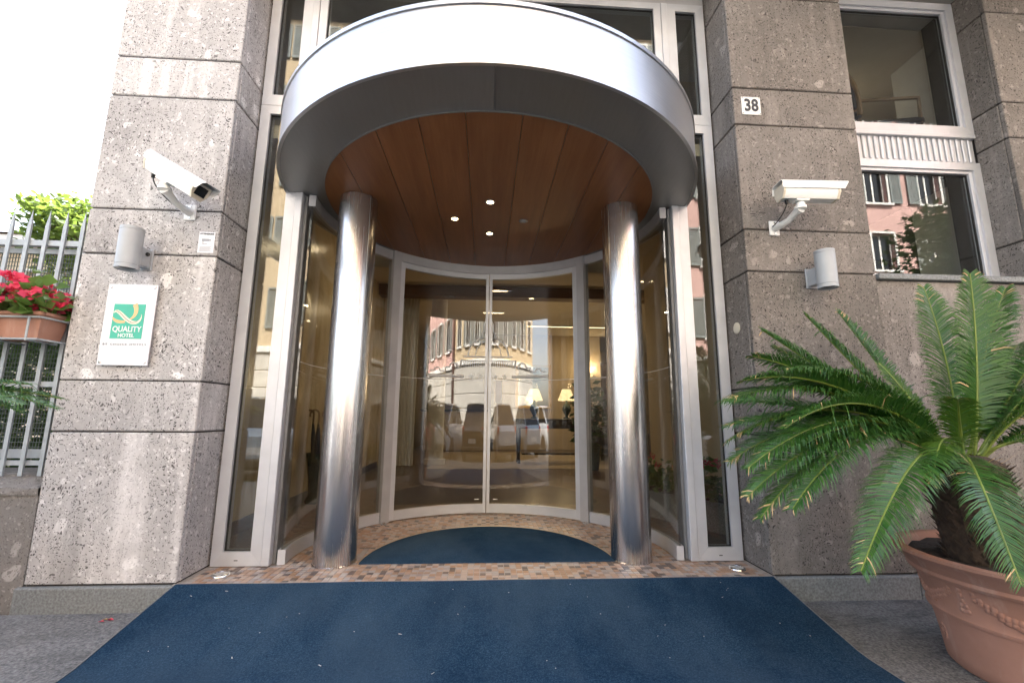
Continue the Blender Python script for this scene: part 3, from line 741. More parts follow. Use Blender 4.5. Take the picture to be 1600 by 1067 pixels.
# blank round cover on the side of the right pier
tag(MB().lathe((0, 0, 0), [(.038, 0), (.038, .004), (.034, .006)], 28).xf(Matrix.Translation((1.6545, .165, 1.49)) @ Matrix.Rotation(-PI / 2, 4, 'Y')).build('cover_disc', 'aged_plastic', None, smooth=True),
    'cream round cover plate on the side of the right pier', 'cover plate')

# ---------------------------------------------------------------- wall fittings
# hotel sign
sg = thing('hotel_sign', (-2.08, 0, 1.165), 'white hotel plaque with green square logo on the left pier', 'sign')
PY = -.026
MB().bbox(-2.220, -1.945, PY, PY + .008, 1.165, 1.640, .0015).build('plate', 'plate_white', sg)
for x in (-2.203, -1.962):
    for z in (1.183, 1.622):
        MB().lathe((0, 0, 0), [(.007, 0), (.007, .003), (.004, .005)], 10).xf(Matrix.Translation((x, PY - .0005, z)) @ Matrix.Rotation(PI / 2, 4, 'X')).build('screw', 'chrome', sg)
        MB().lathe((0, 0, 0), [(.006, 0), (.006, .018)], 10).xf(Matrix.Translation((x, -.0005, z)) @ Matrix.Rotation(PI / 2, 4, 'X')).build('spacer', 'chrome', sg)
GX0, GX1, GZ0, GZ1 = -2.170, -1.997, 1.318, 1.521
lg = MB().box(GX0, GX1, PY - .0022, PY - .0004, GZ0, GZ1).build('logo_square', 'sign_green', sg)
def GP(u, v, lay): return (GX0 + u * (GX1 - GX0), PY - .0024 - .0009 * lay, GZ0 + v * (GZ1 - GZ0))
def ribbon(ctrl, mat, lay, nm):
    V = []; n = 14
    def bez(pp, t_):
        pp = list(pp)
        while len(pp) > 1: pp = [tuple(a_ + (b_ - a_) * t_ for a_, b_ in zip(p_, q_)) for p_, q_ in zip(pp, pp[1:])]
        return pp[0]
    for q in range(n + 1):
        u, v_, w_ = bez(ctrl, q / n); u2, v2, _ = bez(ctrl, min(1, q / n + .01)); u1, v1, _ = bez(ctrl, max(0, q / n - .01))
        dx, dz = u2 - u1, v2 - v1; L_ = math.hypot(dx, dz) or 1; nx, nz = -dz / L_, dx / L_
        V += [GP(u + nx * w_, v_ + nz * w_, lay), GP(u - nx * w_, v_ - nz * w_, lay)]
    MB().add(V, [(2 * q, 2 * q + 1, 2 * q + 3, 2 * q + 2) for q in range(n)]).build(nm, mat, lg, fix=False)
ribbon([(.66, 1.0, .075), (.78, .80, .07), (.72, .62, .05), (.54, .55, .01)], 'sign_orange', 1, 'logo_ribbon')
ribbon([(.0, .62, .01), (.06, .50, .05), (.22, .46, .05), (.42, .49, .03)], 'sign_orange', 1, 'logo_ribbon')
ribbon([(.02, .74, .015), (.14, .92, .055), (.34, .64, .07), (.52, .40, .06), (.78, .34, .05), (.96, .48, .03), (.92, .70, .006)], 'sign_cream', 2, 'logo_ribbon')
ribbon([(.10, .79, .006), (.24, .80, .008), (.40, .55, .008), (.58, .41, .008), (.78, .40, .007), (.84, .56, .004)], 'print_dark', 3, 'logo_line')
text_part('lettering', 'QUALITY', .046, 'print_white', sg, (-2.082, PY - .0026, 1.372), .158, .0006)
text_part('lettering', 'HOTEL', .030, 'print_white', sg, (-2.082, PY - .0026, 1.336), .088, .0005)
text_part('lettering', 'BY CHOICE HOTELS', .017, 'print_grey', sg, (-2.084, PY - .0014, 1.285), .235, 0, space=1.5)
# house number
t = thing('house_number', (1.778, 0, 2.956), 'white enamel plate with house number 38 on the right pier', 'house number')
MB().bbox(1.711, 1.846, -.006, -.001, 2.956, 3.091, .001).build('plate', 'enamel_white', t)
text_part('digits', '38', .128, 'print_dark', t, (1.778, -.0075, 3.022), .098, .0035)
for x in (1.719, 1.838):
    for z in (2.964, 3.083): MB().lathe((0, 0, 0), [(.004, 0), (.004, .002)], 8).xf(Matrix.Translation((x, -.0065, z)) @ Matrix.Rotation(PI / 2, 4, 'X')).build('screw', 'steel_soffit', t)
# surveillance notice
t = thing('notice_sign', (-1.72, 0, 1.85), 'small white surveillance notice on the left pier below the camera', 'sign')
MB().bbox(-1.768, -1.674, -.004, -.0008, 1.852, 1.985, .0008).build('plate', 'plate_white', t)
text_part('lettering', 'ATTENZIONE', .014, 'print_dark', t, (-1.721, -.0052, 1.972), .080)
ic = MB(); ic.box(-1.748, -1.706, -.0052, -.0042, 1.925, 1.941); ic.box(-1.706, -1.695, -.0052, -.0042, 1.928, 1.938); ic.box(-1.742, -1.738, -.0052, -.0042, 1.910, 1.925); ic.box(-1.742, -1.715, -.0052, -.0042, 1.906, 1.910)
ic.build('camera_icon', 'print_grey', t)
for q in range(5): MB().box(-1.756, -1.686 - .008 * (q % 2), -.0050, -.0042, 1.890 - q * .007, 1.8925 - q * .007).build('print_line', 'print_grey', t)

# up-and-down wall lamps
def wall_lamp(x, z0, z1, side):
    t = thing('wall_lamp', (x, 0, z0), 'grey cylindrical up and down wall lamp on the %s pier' % side, 'wall lamp', 'cylinder lamps on the piers')
    s_ = 1 if side == 'left' else -1
    cx, cy = x, -.140; r = .056
    MB().lathe((cx, cy, z0), [(.040, .012), (.054, .004), (r, 0), (r, .018), (r - .0022, .020), (r - .0022, .0225), (r, .0245), (r, z1 - z0 - .022), (r - .002, z1 - z0 - .020), (r - .002, z1 - z0 - .018), (r, z1 - z0 - .016), (r, z1 - z0), (.05, z1 - z0 + .001), (.044, z1 - z0 - .01)], 36).build('cylinder', 'grey_paint', t, smooth=True)
    MB().lathe((cx, cy, z0), [(0, .010), (.041, .0118)], 24).build('lens', 'dark_glass', t)
    zm = (z0 + z1) / 2 - .02
    MB().bbox(cx - .026, cx + .026, -.086, -.012, zm - .055, zm + .055, .004).build('bracket', 'grey_paint', t)
    MB().bbox(cx - .034, cx + .034, -.0125, -.0008, zm - .065, zm + .065, .003).build('back_plate', 'grey_paint', t)
    MB().lathe((0, 0, 0), [(.009, 0), (.012, .006), (.009, .014)], 10).xf(Matrix.Translation((cx + .0265, -.05, zm + .02)) @ Matrix.Rotation(PI / 2, 4, 'Y')).build('gland', 'black_rubber', t)
wall_lamp(-2.045, 1.695, 1.938, 'left'); wall_lamp(2.072, 1.688, 1.928, 'right')

# surveillance cameras
def cctv(plate, rear, front, side, roll):
    t = thing('security_camera', plate, 'white boxed security camera on a bracket on the %s pier' % side, 'camera', 'security cameras on the piers')
    rear, front = Vector(rear), Vector(front); ax = (front - rear).normalized()
    sd = ax.cross(Vector((0, 0, 1))).normalized(); upv = sd.cross(ax).normalized()
    M_ = Matrix((ax, -sd, upv)).transposed().to_4x4(); M_.translation = rear
    M_ = M_ @ Matrix.Rotation(roll, 4, 'X')
    L = (front - rear).length; w, h = .052, .050
    body = [(-w, -h * .25), (-w + .022, -h), (w - .022, -h), (w, -h * .25), (w, h * .78), (-w, h * .78)]
    MB().poly_prism(body, 0, .012, L - .02).xf(M_).build('housing', 'white_plastic', t, smooth=True)
    MB().poly_prism([(p[0] * 1.03, p[1] * 1.03) for p in body], 0, 0, .0118).xf(M_).build('rear_cap', 'aged_plastic', t)
    fr = MB().poly_prism([(p[0] * 1.03, p[1] * 1.03) for p in body], 0, L - .0198, L - .006).xf(M_).build('front_cap', 'aged_plastic', t)
    MB().poly_prism([(-.034, -.026), (.034, -.026), (.034, .028), (-.034, .028)], 0, L - .0058, L - .0035).xf(M_).build('front_glass', 'dark_glass', fr)
    # sun shield over the top, longer than the body
    sh = [(-w - .008, h * .10), (-w - .008, h * .95), (-w + .006, h * 1.22), (w - .006, h * 1.22), (w + .008, h * .95), (w + .008, h * .10), (w + .0055, h * .10), (w + .0055, h * .93), (w - .007, h * 1.16), (-w + .007, h * 1.16), (-w - .0055, h * .93), (-w - .0055, h * .10)]
    sm = MB().poly_prism(sh, 0, -.010, L + .045)
    sm.v = [(p[0] - (max(0, (h * 1.2 - p[2])) * .55 if p[0] > L else 0), p[1], p[2]) for p in sm.v]
    sm.xf(M_).build('sun_shield', 'white_plastic', t)
    MB().poly_prism([(.045, h * 1.222), (.15, h * 1.222), (.15, h * 1.226), (.045, h * 1.226)], 1, -.008, .008).xf(M_).build('maker_label', 'print_grey', t)
    # foot plate, swivel, arm and wall plate
    j = M_ @ Vector((L * .36, 0, -h)); 
    MB().poly_prism([(L * .26, -h - .010), (L * .48, -h - .010), (L * .48, -h + .001), (L * .26, -h + .001)], 1, -.028, .028).xf(M_).build('foot_plate', 'white_plastic', t)
    MB().ball(tuple(j + Vector((0, 0, -.028))), .026, 14).build('swivel', 'white_plastic', t, smooth=True)
    pw = Vector(plate); e1 = pw + Vector((0, -.012, 0)); k1 = j + Vector((0, .004, -.05))
    mid = e1.lerp(k1, .5) + Vector((0, -.01, -.018))
    am = MB().tube([e1, e1.lerp(mid, .5) + Vector((0, 0, -.004)), mid, mid.lerp(k1, .6) + Vector((0, 0, .004)), k1], [.027, .021, .019, .021, .030], 12)
    am.build('bracket_arm', 'white_plastic', t, smooth=True)
    MB().lathe(tuple(k1), [(.034, -.004), (.034, .012), (.022, .020)], 18).build('arm_head', 'white_plastic', t, smooth=True)
    MB().bbox(pw.x - .034, pw.x + .034, -.012, -.0008, pw.z - .050, pw.z + .050, .004).build('wall_plate', 'white_plastic', t)
    for z in (-.036, .036): MB().lathe((0, 0, 0), [(.006, 0), (.006, .004)], 8).xf(Matrix.Translation((pw.x, -.0125, pw.z + z)) @ Matrix.Rotation(PI / 2, 4, 'X')).build('screw', 'chrome', t)
    g = M_ @ Vector((L * .12, 0, -h)); g2 = g + Vector((0, 0, -.022))
    MB().tube([g, g2], .011, 10).build('cable_gland', 'black_rubber', t, smooth=True)
    cb = [g2, g2 + Vector((-.006, .01, -.045)), g2.lerp(pw, .45) + Vector((-.02, .0, -.05)), pw + Vector((-.03, -.02, -.012)), pw + Vector((-.012, -.004, .02))]
    fine = []
    for q in range(25):
        tt = q / 24; pp = [Vector(p) for p in cb]
        while len(pp) > 1: pp = [a_.lerp(b_, tt) for a_, b_ in zip(pp, pp[1:])]
        fine.append(pp[0])
    MB().tube(fine, .0032, 6).build('cable', 'black_rubber', t, smooth=True)
cctv((-1.835, 0, 2.105), (-1.955, -.185, 2.318), (-1.625, -.245, 2.118), 'left', 0.0)
cctv((1.858, 0, 2.128), (1.775, -.20, 2.275), (2.115, -.235, 2.262), 'right', 0.0)

# ---------------------------------------------------------------- right window
t = thing('large_window', (3.1, .25, 1.84), 'tall two part window with fluted panel right of the entrance', 'window')
WX0, WX1 = 2.36, 3.667
def win(z0, z1):
    frame_bars(t, WX0, WX1, z0, z1, .060, .200, .262, 'aluminium')
    for a in ((WX0 + .060, WX0 + .085, z0 + .06, z1 - .06), (WX1 - .085, WX1 - .060, z0 + .06, z1 - .06)): MB().bbox(a[0], a[1], .214, .258, a[2], a[3], .002).build('glazing_bead', 'aluminium', t)
    for a in ((z0 + .06, z0 + .078), (z1 - .085, z1 - .06)): MB().bbox(WX0 + .0855, WX1 - .0855, .214, .258, a[0], a[1], .002).build('glazing_bead', 'aluminium', t)
    gasket(t, WX0 + .085, WX1 - .085, z0 + .078, z1 - .085, .232, .007)
    MB().box(WX0 + .087, WX1 - .087, .238, .248, z0 + .08, z1 - .087).build('pane', 'window_glass', t)
win(1.842, 2.80); win(3.035, 4.19)
MB().box(WX0, WX1, .226, .25, 2.802, 3.033).build('fluted_panel', 'aluminium', t)
n_ = 27
for q in range(n_):
    x = WX0 + .02 + (WX1 - WX0 - .04) * (q + .5) / n_
    MB().bbox(x - .009, x + .009, .212, .2255, 2.812, 3.0, .004).build('flute', 'aluminium', t)
MB().bbox(WX0, WX1, .195, .2255, 3.003, 3.033, .003).build('panel_cap', 'aluminium', t)

# room behind the window
rm = thing('window_room', (3.2, 2, 1.6), 'dim room with pale pillar behind the right window', 'room')
MB().box(2.30, 6.5, .46, 3.2, 1.60, 1.66).build('floor', 'dark_wood', rm)
MB().box(2.30, 6.5, .47, 3.2, 4.206, 4.212).build('ceiling', 'ceiling_cream', rm)
MB().box(2.30, 6.5, 3.1, 3.2, 1.66, 4.2).build('rear_wall', 'brown_beam', rm)
MB().box(2.28, 2.298, .47, 3.2, 1.60, 4.2).build('left_wall', 'wall_cream', rm)
MB().box(6.4, 6.5, .47, 3.1, 1.66, 4.2).build('right_wall', 'wall_cream', rm)
MB().bbox(3.86, 4.45, .56, .95, 1.66, 4.2, .01).build('pillar', 'curtain_white', rm)
MB().box(2.3, 3.855, .48, 3.1, 2.84, 2.93).build('upper_floor', 'dark_wood', rm)
for lx, ly, lz, lab in ((3.45, 1.5, 3.92, 'small lit glass lamp hanging in the upper part of the right window'), (3.3, 1.6, 2.62, 'small lamp added low in the right window room to light the pillar')):  # the lower lamp is an added source to brighten the pillar
    t = thing('hanging_lamp', (lx, ly, lz), lab, 'lamp', 'lamps in the window room')
    MB().tube([(lx, ly, lz + .03), (lx, ly, lz + .20)], .004, 6).build('cord', 'black_rubber', t)
    MB().ball((lx, ly, lz), .035, 12).build('bulb', 'shade_warm', t, smooth=True)
    L = bpy.data.lights.new('hanging_glow', 'POINT'); L.energy = .7; L.color = (1, .82, .6); L.shadow_soft_size = .05
    lo = bpy.data.objects.new('hanging_glow', L); COL.objects.link(lo); lo.location = (lx, ly - .06, lz - .06)
def cafe_chair(x, y, z, rot, label):
    t = thing('armchair', (x, y, z), label, 'chair', 'chairs in the upper window')
    t.rotation_euler.z = rot
    def lb(mb, nm, mat, **kw): return mb.build(nm, mat, t, local=True, **kw)
    for sx in (-.24, .24):
        for sy in (-.22, .22): lb(MB().tube([(sx, sy, 0), (sx * .95, sy * .95, .44)], .018, 8), 'leg', 'dark_wood', smooth=True)
        lb(MB().tube([(sx, -.22, .43), (sx * 1.05, -.22, .66), (sx * 1.05, .18, .68), (sx * .95, .26, .70)], .016, 8), 'armrest', 'umbrella_tan', smooth=True)
    lb(MB().bbox(-.26, .26, -.25, .25, .42, .49, .02), 'seat', 'navy_fabric')
    pts = [(.24 * math.cos(a), .26, .55 + .42 * math.sin(a)) for a in [PI * q / 14 for q in range(15)]]
    lb(MB().tube([(.24, .25, .44)] + pts + [(-.24, .25, .44)], .02, 8), 'back_frame', 'umbrella_tan', smooth=True)
    bk = MB(); bk.poly_prism([(.22, .5)] + [(.22 * math.cos(PI * q / 12), .55 + .38 * math.sin(PI * q / 12)) for q in range(13)] + [(-.22, .5)], 1, .245, .275); lb(bk, 'back_pad', 'navy_fabric')
cafe_chair(2.92, .80, 2.93, 2.7, 'round backed armchair seen low in the upper window pane')
cafe_chair(3.45, .80, 2.93, 1.35, 'dark upright armchair near the pale pillar in upper pane')

# ---------------------------------------------------------------- lobby
lb_ = struct(MB().box(-2.24, 6.3, 1.735, 12.7, -.16, -.002).build('lobby_floor', 'lobby_tile'))
struct(MB().box(-2.24, -1.3, .34, 1.733, -.16, -.0025).build('lobby_floor_left', 'lobby_tile'))
struct(MB().box(1.3, 2.27, .34, 1.733, -.16, -.0025).build('lobby_floor_right', 'lobby_tile'))
struct(MB().box(-1.0, 6.3, 5.2, 8.8, -.0018, .002).build('pale_floor_band', 'pale_floor'))
struct(MB().box(-2.24, 6.3, 1.78, 12.7, 3.15, 3.25).build('lobby_ceiling', 'ceiling_cream'))
ce = MB(); ce.box(-2.24, -1.275, .34, 1.78, 2.85, 2.95); ce.box(1.275, 2.27, .34, 1.78, 2.85, 2.95); ce.box(-1.275, 1.275, 1.79, 1.85, 2.40, 3.15)
struct(ce.build('lobby_ceiling_front', 'ceiling_cream'))
struct(MB().box(-1.95, -1.90, .47, 5.4, 0, 3.14).build('wall_left_marble', 'onyx_marble'))
struct(MB().box(-1.90, -1.885, .47, 5.4, .001, .10).build('wall_left_skirting', 'dark_wood'))
struct(MB().box(-2.24, -1.96, 5.4, 12.7, 0, 3.14).build('wall_left_rear', 'wall_cream'))
struct(MB().box(-2.24, 6.3, 12.6, 12.75, 0, 3.14).build('wall_back', 'wall_cream'))
struct(MB().box(6.2, 6.3, 3.3, 12.6, 0, 3.14).build('wall_right', 'wall_cream'))
struct(MB().box(2.20, 2.27, .47, 3.3, 0, 3.14).build('wall_right_near', 'wall_cream'))
struct(MB().box(2.27, 6.3, 3.205, 3.3, 0, 3.14).build('wall_right_step', 'wall_cream'))
struct(MB().box(-1.9, 6.2, 4.9, 5.15, 2.96, 3.148).build('ceiling_beam', 'brown_beam'))
struct(MB().box(.2, 3.2, 9.6, 9.75, 0, 3.14).build('wall_partition', 'wall_cream'))
struct(MB().box(3.2, 4.3, 9.65, 9.7, 0, 2.4).build('dark_doorway', 'dark_wood'))
t = thing('lobby_pillar', (-.85, 5.9, 0), 'slim white pillar inside the lobby left of the door', 'pillar')
MB().lathe((-.95, 5.9, 0), [(.20, .001), (.20, .10), (.16, .12), (.155, 3.14)], 32).build('shaft', 'curtain_white', t, smooth=True)
t = thing('curtain', (-1.5, 5.5, 0), 'pale curtain hanging beside the lobby pillar', 'curtain')
cu = [(-1.88 + .6 * q / 48, 5.5 + .03 * math.sin(q * 1.25)) for q in range(49)]
MB().add([(x, y, z) for x, y in cu for z in (.02, 3.1)], [(2 * q, 2 * q + 2, 2 * q + 3, 2 * q + 1) for q in range(48)]).build('cloth', 'curtain_white', t, smooth='all', fix=False)
def strip(x0, x1, y, z, label, energy):
    t = thing('ceiling_strip_light', ((x0 + x1) / 2, y, z), label, 'ceiling light', 'linear lights in the lobby ceiling')
    MB().bbox(x0 - .02, x1 + .02, y - .04, y + .04, z, z + .03, .003).build('housing', 'white_plastic', t)
    MB().box(x0, x1, y - .025, y + .025, z - .004, z - .0005).build('diffuser', 'strip_warm', t)
    L = bpy.data.lights.new('strip_glow', 'AREA'); L.shape = 'RECTANGLE'; L.size = x1 - x0; L.size_y = .08; L.energy = energy; L.color = (1, .78, .5)
    lo = bpy.data.objects.new('strip_glow', L); COL.objects.link(lo); lo.location = ((x0 + x1) / 2, y, z - .01)
strip(-.1, .35, 6.8, 3.115, 'short warm strip light in the lobby ceiling behind the doors', 2.6)
strip(2.5, 4.2, 4.3, 3.115, 'long warm strip light over the sofas on the right', 2.6)
strip(-1.5, -.3, 3.2, 3.115, 'warm strip light over the marble wall on the left', 1.9)
strip(1.0, 3.0, 8.2, 3.115, 'warm strip light over the console table at the back', 3)
# console with table lamps and mirror
t = thing('console_table', (1.6, 6.2, 0), 'dark wooden console table with two lamps at the back of the lobby', 'table')
MB().bbox(.55, 2.1, 6.0, 6.45, .80, .85, .008).build('top', 'dark_wood', t)
MB().bbox(.60, 2.05, 6.04, 6.41, .66, .799, .005).build('apron', 'dark_wood', t)
for x in (.64, 2.01):
    for y in (6.08, 6.37): MB().lathe((x, y, .001), [(.03, 0), (.022, .1), (.036, .5), (.036, .659)], 10).build('leg', 'dark_wood', t, smooth=True)
MB().bbox(.7, 1.95, 6.1, 6.35, .16, .19, .005).build('shelf', 'dark_wood', t)
def table_lamp(x, label):
    t = thing('table_lamp', (x, 6.2, .85), label, 'lamp', 'table lamps on the console')
    MB().lathe((x, 6.2, .851), [(.07, 0), (.07, .02), (.03, .04), (.035, .07), (.085, .16), (.09, .20), (.06, .27), (.025, .31), (.02, .36)], 20).build('urn_base', 'green_ceramic', t, smooth=True)
    n = 28; V = []
    for q in range(n):
        a = 2 * PI * q / n; k_ = 1 + .03 * (q % 2)
        for r, z in ((.17, 1.205), (.125, 1.32), (.085, 1.43)): V.append((x + r * k_ * math.cos(a), 6.2 + r * k_ * math.sin(a), z))
    MB().add(V, [(q * 3 + i, ((q + 1) % n) * 3 + i, ((q + 1) % n) * 3 + i + 1, q * 3 + i + 1) for q in range(n) for i in (0, 1)]).build('shade', 'shade_warm', t, fix=False)
    L = bpy.data.lights.new('lamp_glow', 'POINT'); L.energy = 3; L.color = (1, .72, .4); L.shadow_soft_size = .05
    lo = bpy.data.objects.new('lamp_glow', L); COL.objects.link(lo); lo.location = (x, 6.2, 1.5)
table_lamp(1.60, 'lit table lamp with pleated cream shade, right one on the console')
table_lamp(.95, 'lit table lamp with pleated cream shade, left one on the console')
t = thing('wall_mirror', (1.3, 9.5, 1.1), 'gilt framed mirror on the partition behind the console', 'mirror')
frm = MB()
for a in ((.8, .88, 1.1, 2.3), (1.72, 1.8, 1.1, 2.3), (.88, 1.72, 1.1, 1.18), (.88, 1.72, 2.22, 2.3)): frm.box(a[0], a[1], 9.55, 9.598, a[2], a[3])
frm.build('frame', 'gilt', t); MB().box(.881, 1.719, 9.575, 9.59, 1.181, 2.219).build('mirror_glass', 'chrome', t)
t = thing('wall_sconce', (3.0, 9.6, 1.9), 'lit half round sconce on the cream lobby wall at the right', 'wall lamp')
sc_ = MB(); sc_.lathe((2.85, 9.55, 2.05), [(.02, -.09), (.10, -.05), (.16, .03), (.15, .03), (.02, -.06)], 20); sc_.build('bowl', 'shade_warm', t, smooth=True)
L = bpy.data.lights.new('sconce_glow', 'POINT'); L.energy = 4; L.color = (1, .75, .45); L.shadow_soft_size = .06
lo = bpy.data.objects.new('sconce_glow', L); COL.objects.link(lo); lo.location = (2.85, 9.4, 2.2)
def sofa(x, y, rot, wid, label):
    t = thing('sofa', (x, y, 0), label, 'sofa', 'dark sofas in the lobby'); t.rotation_euler.z = rot
    def q(nm, *a, mat='navy_fabric', b=.04): MB().bbox(*a, b).build(nm, mat, t, local=True, smooth=True)
    q('base', -wid / 2, wid / 2, -.42, .42, .10, .30)
    nc = max(1, round((wid - .3) / .65)); cw = (wid - .32) / nc
    for i in range(nc):
        x0 = -wid / 2 + .16 + i * cw
        q('seat_cushion', x0 + .005, x0 + cw - .005, -.42, .22, .305, .47); q('back_cushion', x0 + .005, x0 + cw - .005, .10, .30, .475, .86)
    q('backrest', -wid / 2 + .155, wid / 2 - .155, .305, .42, .305, .82)
    for s in (-1, 1): q('armrest', min(s * wid / 2, s * (wid / 2 - .15)), max(s * wid / 2, s * (wid / 2 - .15)), -.42, .42, .305, .64)
    for sx in (-1, 1):
        for sy in (-1, 1): MB().lathe((sx * (wid / 2 - .1), sy * .34, .001), [(.02, 0), (.028, .10)], 8).build('foot', 'dark_wood', t, local=True)
sofa(3.4, 4.6, PI, 1.9, 'long dark sofa facing away behind the flower trough'); sofa(2.75, 7.3, -PI / 2, 1.5, 'dark sofa standing side on deeper in the lobby')
# reception counter
t = thing('reception_counter', (-.3, 9.0, 0), 'pale stone reception counter at the back of the lobby', 'counter')
MB().bbox(-1.6, .1, 9.0, 9.6, .001, 1.0, .01).build('front_panel', 'pale_floor', t); MB().bbox(-1.68, .17, 8.92, 9.65, 1.002, 1.05, .006).build('top', 'dark_wood', t)

def leaf_cloud(mb, pts, size, n_side=1, up=0.35, mi=0, ratio=.55):
    for p in pts:
        a = rnd.uniform(0, 2 * PI); tz = rnd.uniform(-.6, .9); d = Vector((math.cos(a), math.sin(a), tz * .8)).normalized()
        nrm = Vector((rnd.gauss(0, 1), rnd.gauss(0, 1), rnd.gauss(0, 1) + up * 3)).normalized(); sd = d.cross(nrm)
        if sd.length < 1e-3: continue
        sd.normalize(); L_ = size * rnd.uniform(.6, 1.25); w = L_ * ratio * .5; p = Vector(p); bend = nrm * L_ * .12
        mb.add([p, p + d * L_ * .45 + sd * w - bend * .3, p + d * L_ - bend, p + d * L_ * .45 - sd * w - bend * .3], [(0, 1, 2, 3)], mi)
def ball_pts(c, r, n, hollow=.3):
    out = []
    while len(out) < n:
        v_ = Vector((rnd.uniform(-1, 1), rnd.uniform(-1, 1), rnd.uniform(-1, 1)))
        if hollow < v_.length < 1: out.append(Vector((c[0] + v_.x * r[0], c[1] + v_.y * r[1], c[2] + v_.z * r[2])))
    return out
# indoor plant
t = thing('indoor_plant', (1.75, 5.1, 0), 'dark leafy indoor plant in a pot right of the doors', 'plant')
MB().lathe((1.8, 5.1, .001), [(.14, 0), (.20, .38), (.21, .40), (.18, .40), (.17, .36), (0, .36)], 24).build('pot', 'green_ceramic', t, smooth=True)
MB().tube([(1.8, 5.1, .36), (1.82, 5.1, .8), (1.79, 5.08, 1.3)], .018, 6).build('stem', 'bark', t)
lm = MB(); leaf_cloud(lm, ball_pts((1.8, 5.1, .95), (.30, .30, .58), 420, .2), .16); lm.build('foliage', 'indoor_leaf', t, fix=False)
# flower trough inside the right curved glass
t = thing('flower_trough', (1.75, 1.5, 0), 'grey trough of red and white flowers inside the right glass', 'planter')
TR = Matrix.Translation((1.72, 1.40, 0)) @ Matrix.Rotation(math.radians(-62), 4, 'Z')
def trb(mb, nm, mat, **kw): return mb.xf(TR).build(nm, mat, t, **kw)
trb(MB().bbox(-.55, .55, -.15, .15, .002, .235, .006), 'trough', 'plinth_granite'); trb(MB().box(-.53, .53, -.13, .13, .2355, .25), 'soil', 'soil')
fo = MB(); leaf_cloud(fo, [(rnd.uniform(-.55, .55), rnd.uniform(-.2, .2), .25 + abs(rnd.gauss(0, .11))) for q in range(900)], .065, ratio=.8); trb(fo, 'foliage', 'begonia_leaf', fix=False)
fo = MB()
for q in range(26):
    c_ = (rnd.uniform(-.5, .5), rnd.uniform(-.17, .17), .42 + rnd.uniform(0, .12)); m_ = 0 if rnd.random() < .5 else 1
    leaf_cloud(fo, ball_pts(c_, (.035, .035, .025), 16, 0), .028, mi=m_, ratio=1.0)
trb(fo, 'blossom', ['pink_petal', 'white_petal'], fix=False)
# umbrella stand
us = thing('umbrella_stand', (-1.76, 2.25, 0), 'dark umbrella stand against the marble wall on the left', 'umbrella stand')
MB().lathe((-1.76, 2.25, .001), [(.10, 0), (.105, .02), (.075, .08), (.09, .25), (.125, .48), (.13, .50), (.118, .50), (.085, .25), (.07, .1), (0, .09)], 24).build('vase', 'green_ceramic', us, smooth=True)
for q, (dx, dy, col, lab) in enumerate(((-.04, 0, 'umbrella_cloth', 'furled dark umbrella with curved handle, leaning left in the stand'), (.04, .02, 'umbrella_tan', 'furled tan umbrella with curved handle in the stand'), (.0, -.04, 'umbrella_cloth', 'furled dark umbrella at the front of the stand'))):
    b0 = Vector((-1.76 + dx * .3, 2.25 + dy * .3, .11)); t0 = Vector((-1.76 + dx * 2.1, 2.25 + dy * 2, .80))
    t = thing('umbrella', tuple(b0), lab, 'umbrella', 'umbrellas in the stand')
    MB().tube([b0, b0.lerp(t0, .25), b0.lerp(t0, .6), b0.lerp(t0, .82), t0], [.006, .018, .030, .024, .010], 9).build('canopy', col, t, smooth=True)
    hk = [t0, t0 + Vector((0, 0, .10))] + [t0 + Vector((-.045 + .045 * math.cos(a), 0, .10 + .045 * math.sin(a))) for a in [PI * i / 8 for i in range(1, 9)]] + [t0 + Vector((-.09, 0, .075))]
    MB().tube(hk, .010, 8).build('handle', 'umbrella_tan', t, smooth=True)

# ---------------------------------------------------------------- left: low wall, fence, planter
t = thing('garden_wall', (-5, .2, PV), 'low weathered stone wall under the fence at the left edge', 'wall')
n = 40; V = []; Fs = []
for i in range(n + 1):
    x = -12 + (12 - 2.428) * i / n
    j_ = lambda a: rnd.uniform(-a, a)
    V += [(x, .004 + j_(.004), PV - .05), (x, .006 + j_(.004), .455), (x, -.012 + j_(.010), .462 + j_(.006)), (x, -.004 + j_(.012), .492 + j_(.010)), (x, .045 + j_(.008), .525 + j_(.008)), (x, .10, .548 + j_(.004)), (x, .42, .555), (x, .42, PV - .05)]
for i in range(n):
    for q in range(8): Fs.append((i * 8 + q, i * 8 + (q + 1) % 8, (i + 1) * 8 + (q + 1) % 8, (i + 1) * 8 + q))
MB().add(V, Fs).build('wall_body', 'rough_wall_stone', t)
fn = thing('iron_fence', (-4, .09, .55), 'grey spiked iron fence with wire mesh on the low wall', 'fence')
FYY = .085
for nm, z0, z1 in (('top_rail', 1.90, 1.935), ('middle_rail', 1.045, 1.075), ('bottom_rail', .605, .63)): MB().box(-6.5, -2.43, FYY - .006, FYY + .030, z0, z1).build(nm, 'fence_paint', fn)
MB().box(-6.5, -2.43, FYY + .04, FYY + .060, 1.865, 1.897).build('mesh_rail', 'fence_paint', fn)
MB().box(-6.5, -2.43, FYY + .04, FYY + .060, .640, .69).build('mesh_rail', 'fence_paint', fn)
bx = -2.505
while bx > -5.2:
    b = MB(); b.box(bx - .011, bx + .011, FYY - .018, FYY - .0065, .548, 2.02); b.add([(bx - .011, FYY - .018, 2.02), (bx + .011, FYY - .018, 2.02), (bx + .011, FYY - .0065, 2.02), (bx - .011, FYY - .0065, 2.02), (bx, FYY - .012, 2.13)], [(0, 1, 4), (1, 2, 4), (2, 3, 4), (3, 0, 4)])
    b.build('bar', 'fence_paint', fn); bx -= .1035
ms = MB(); z = .70
while z < 1.86: ms.box(-4.2, -2.43, FYY + .046, FYY + .050, z, z + .0034); z += .027
x = -4.2
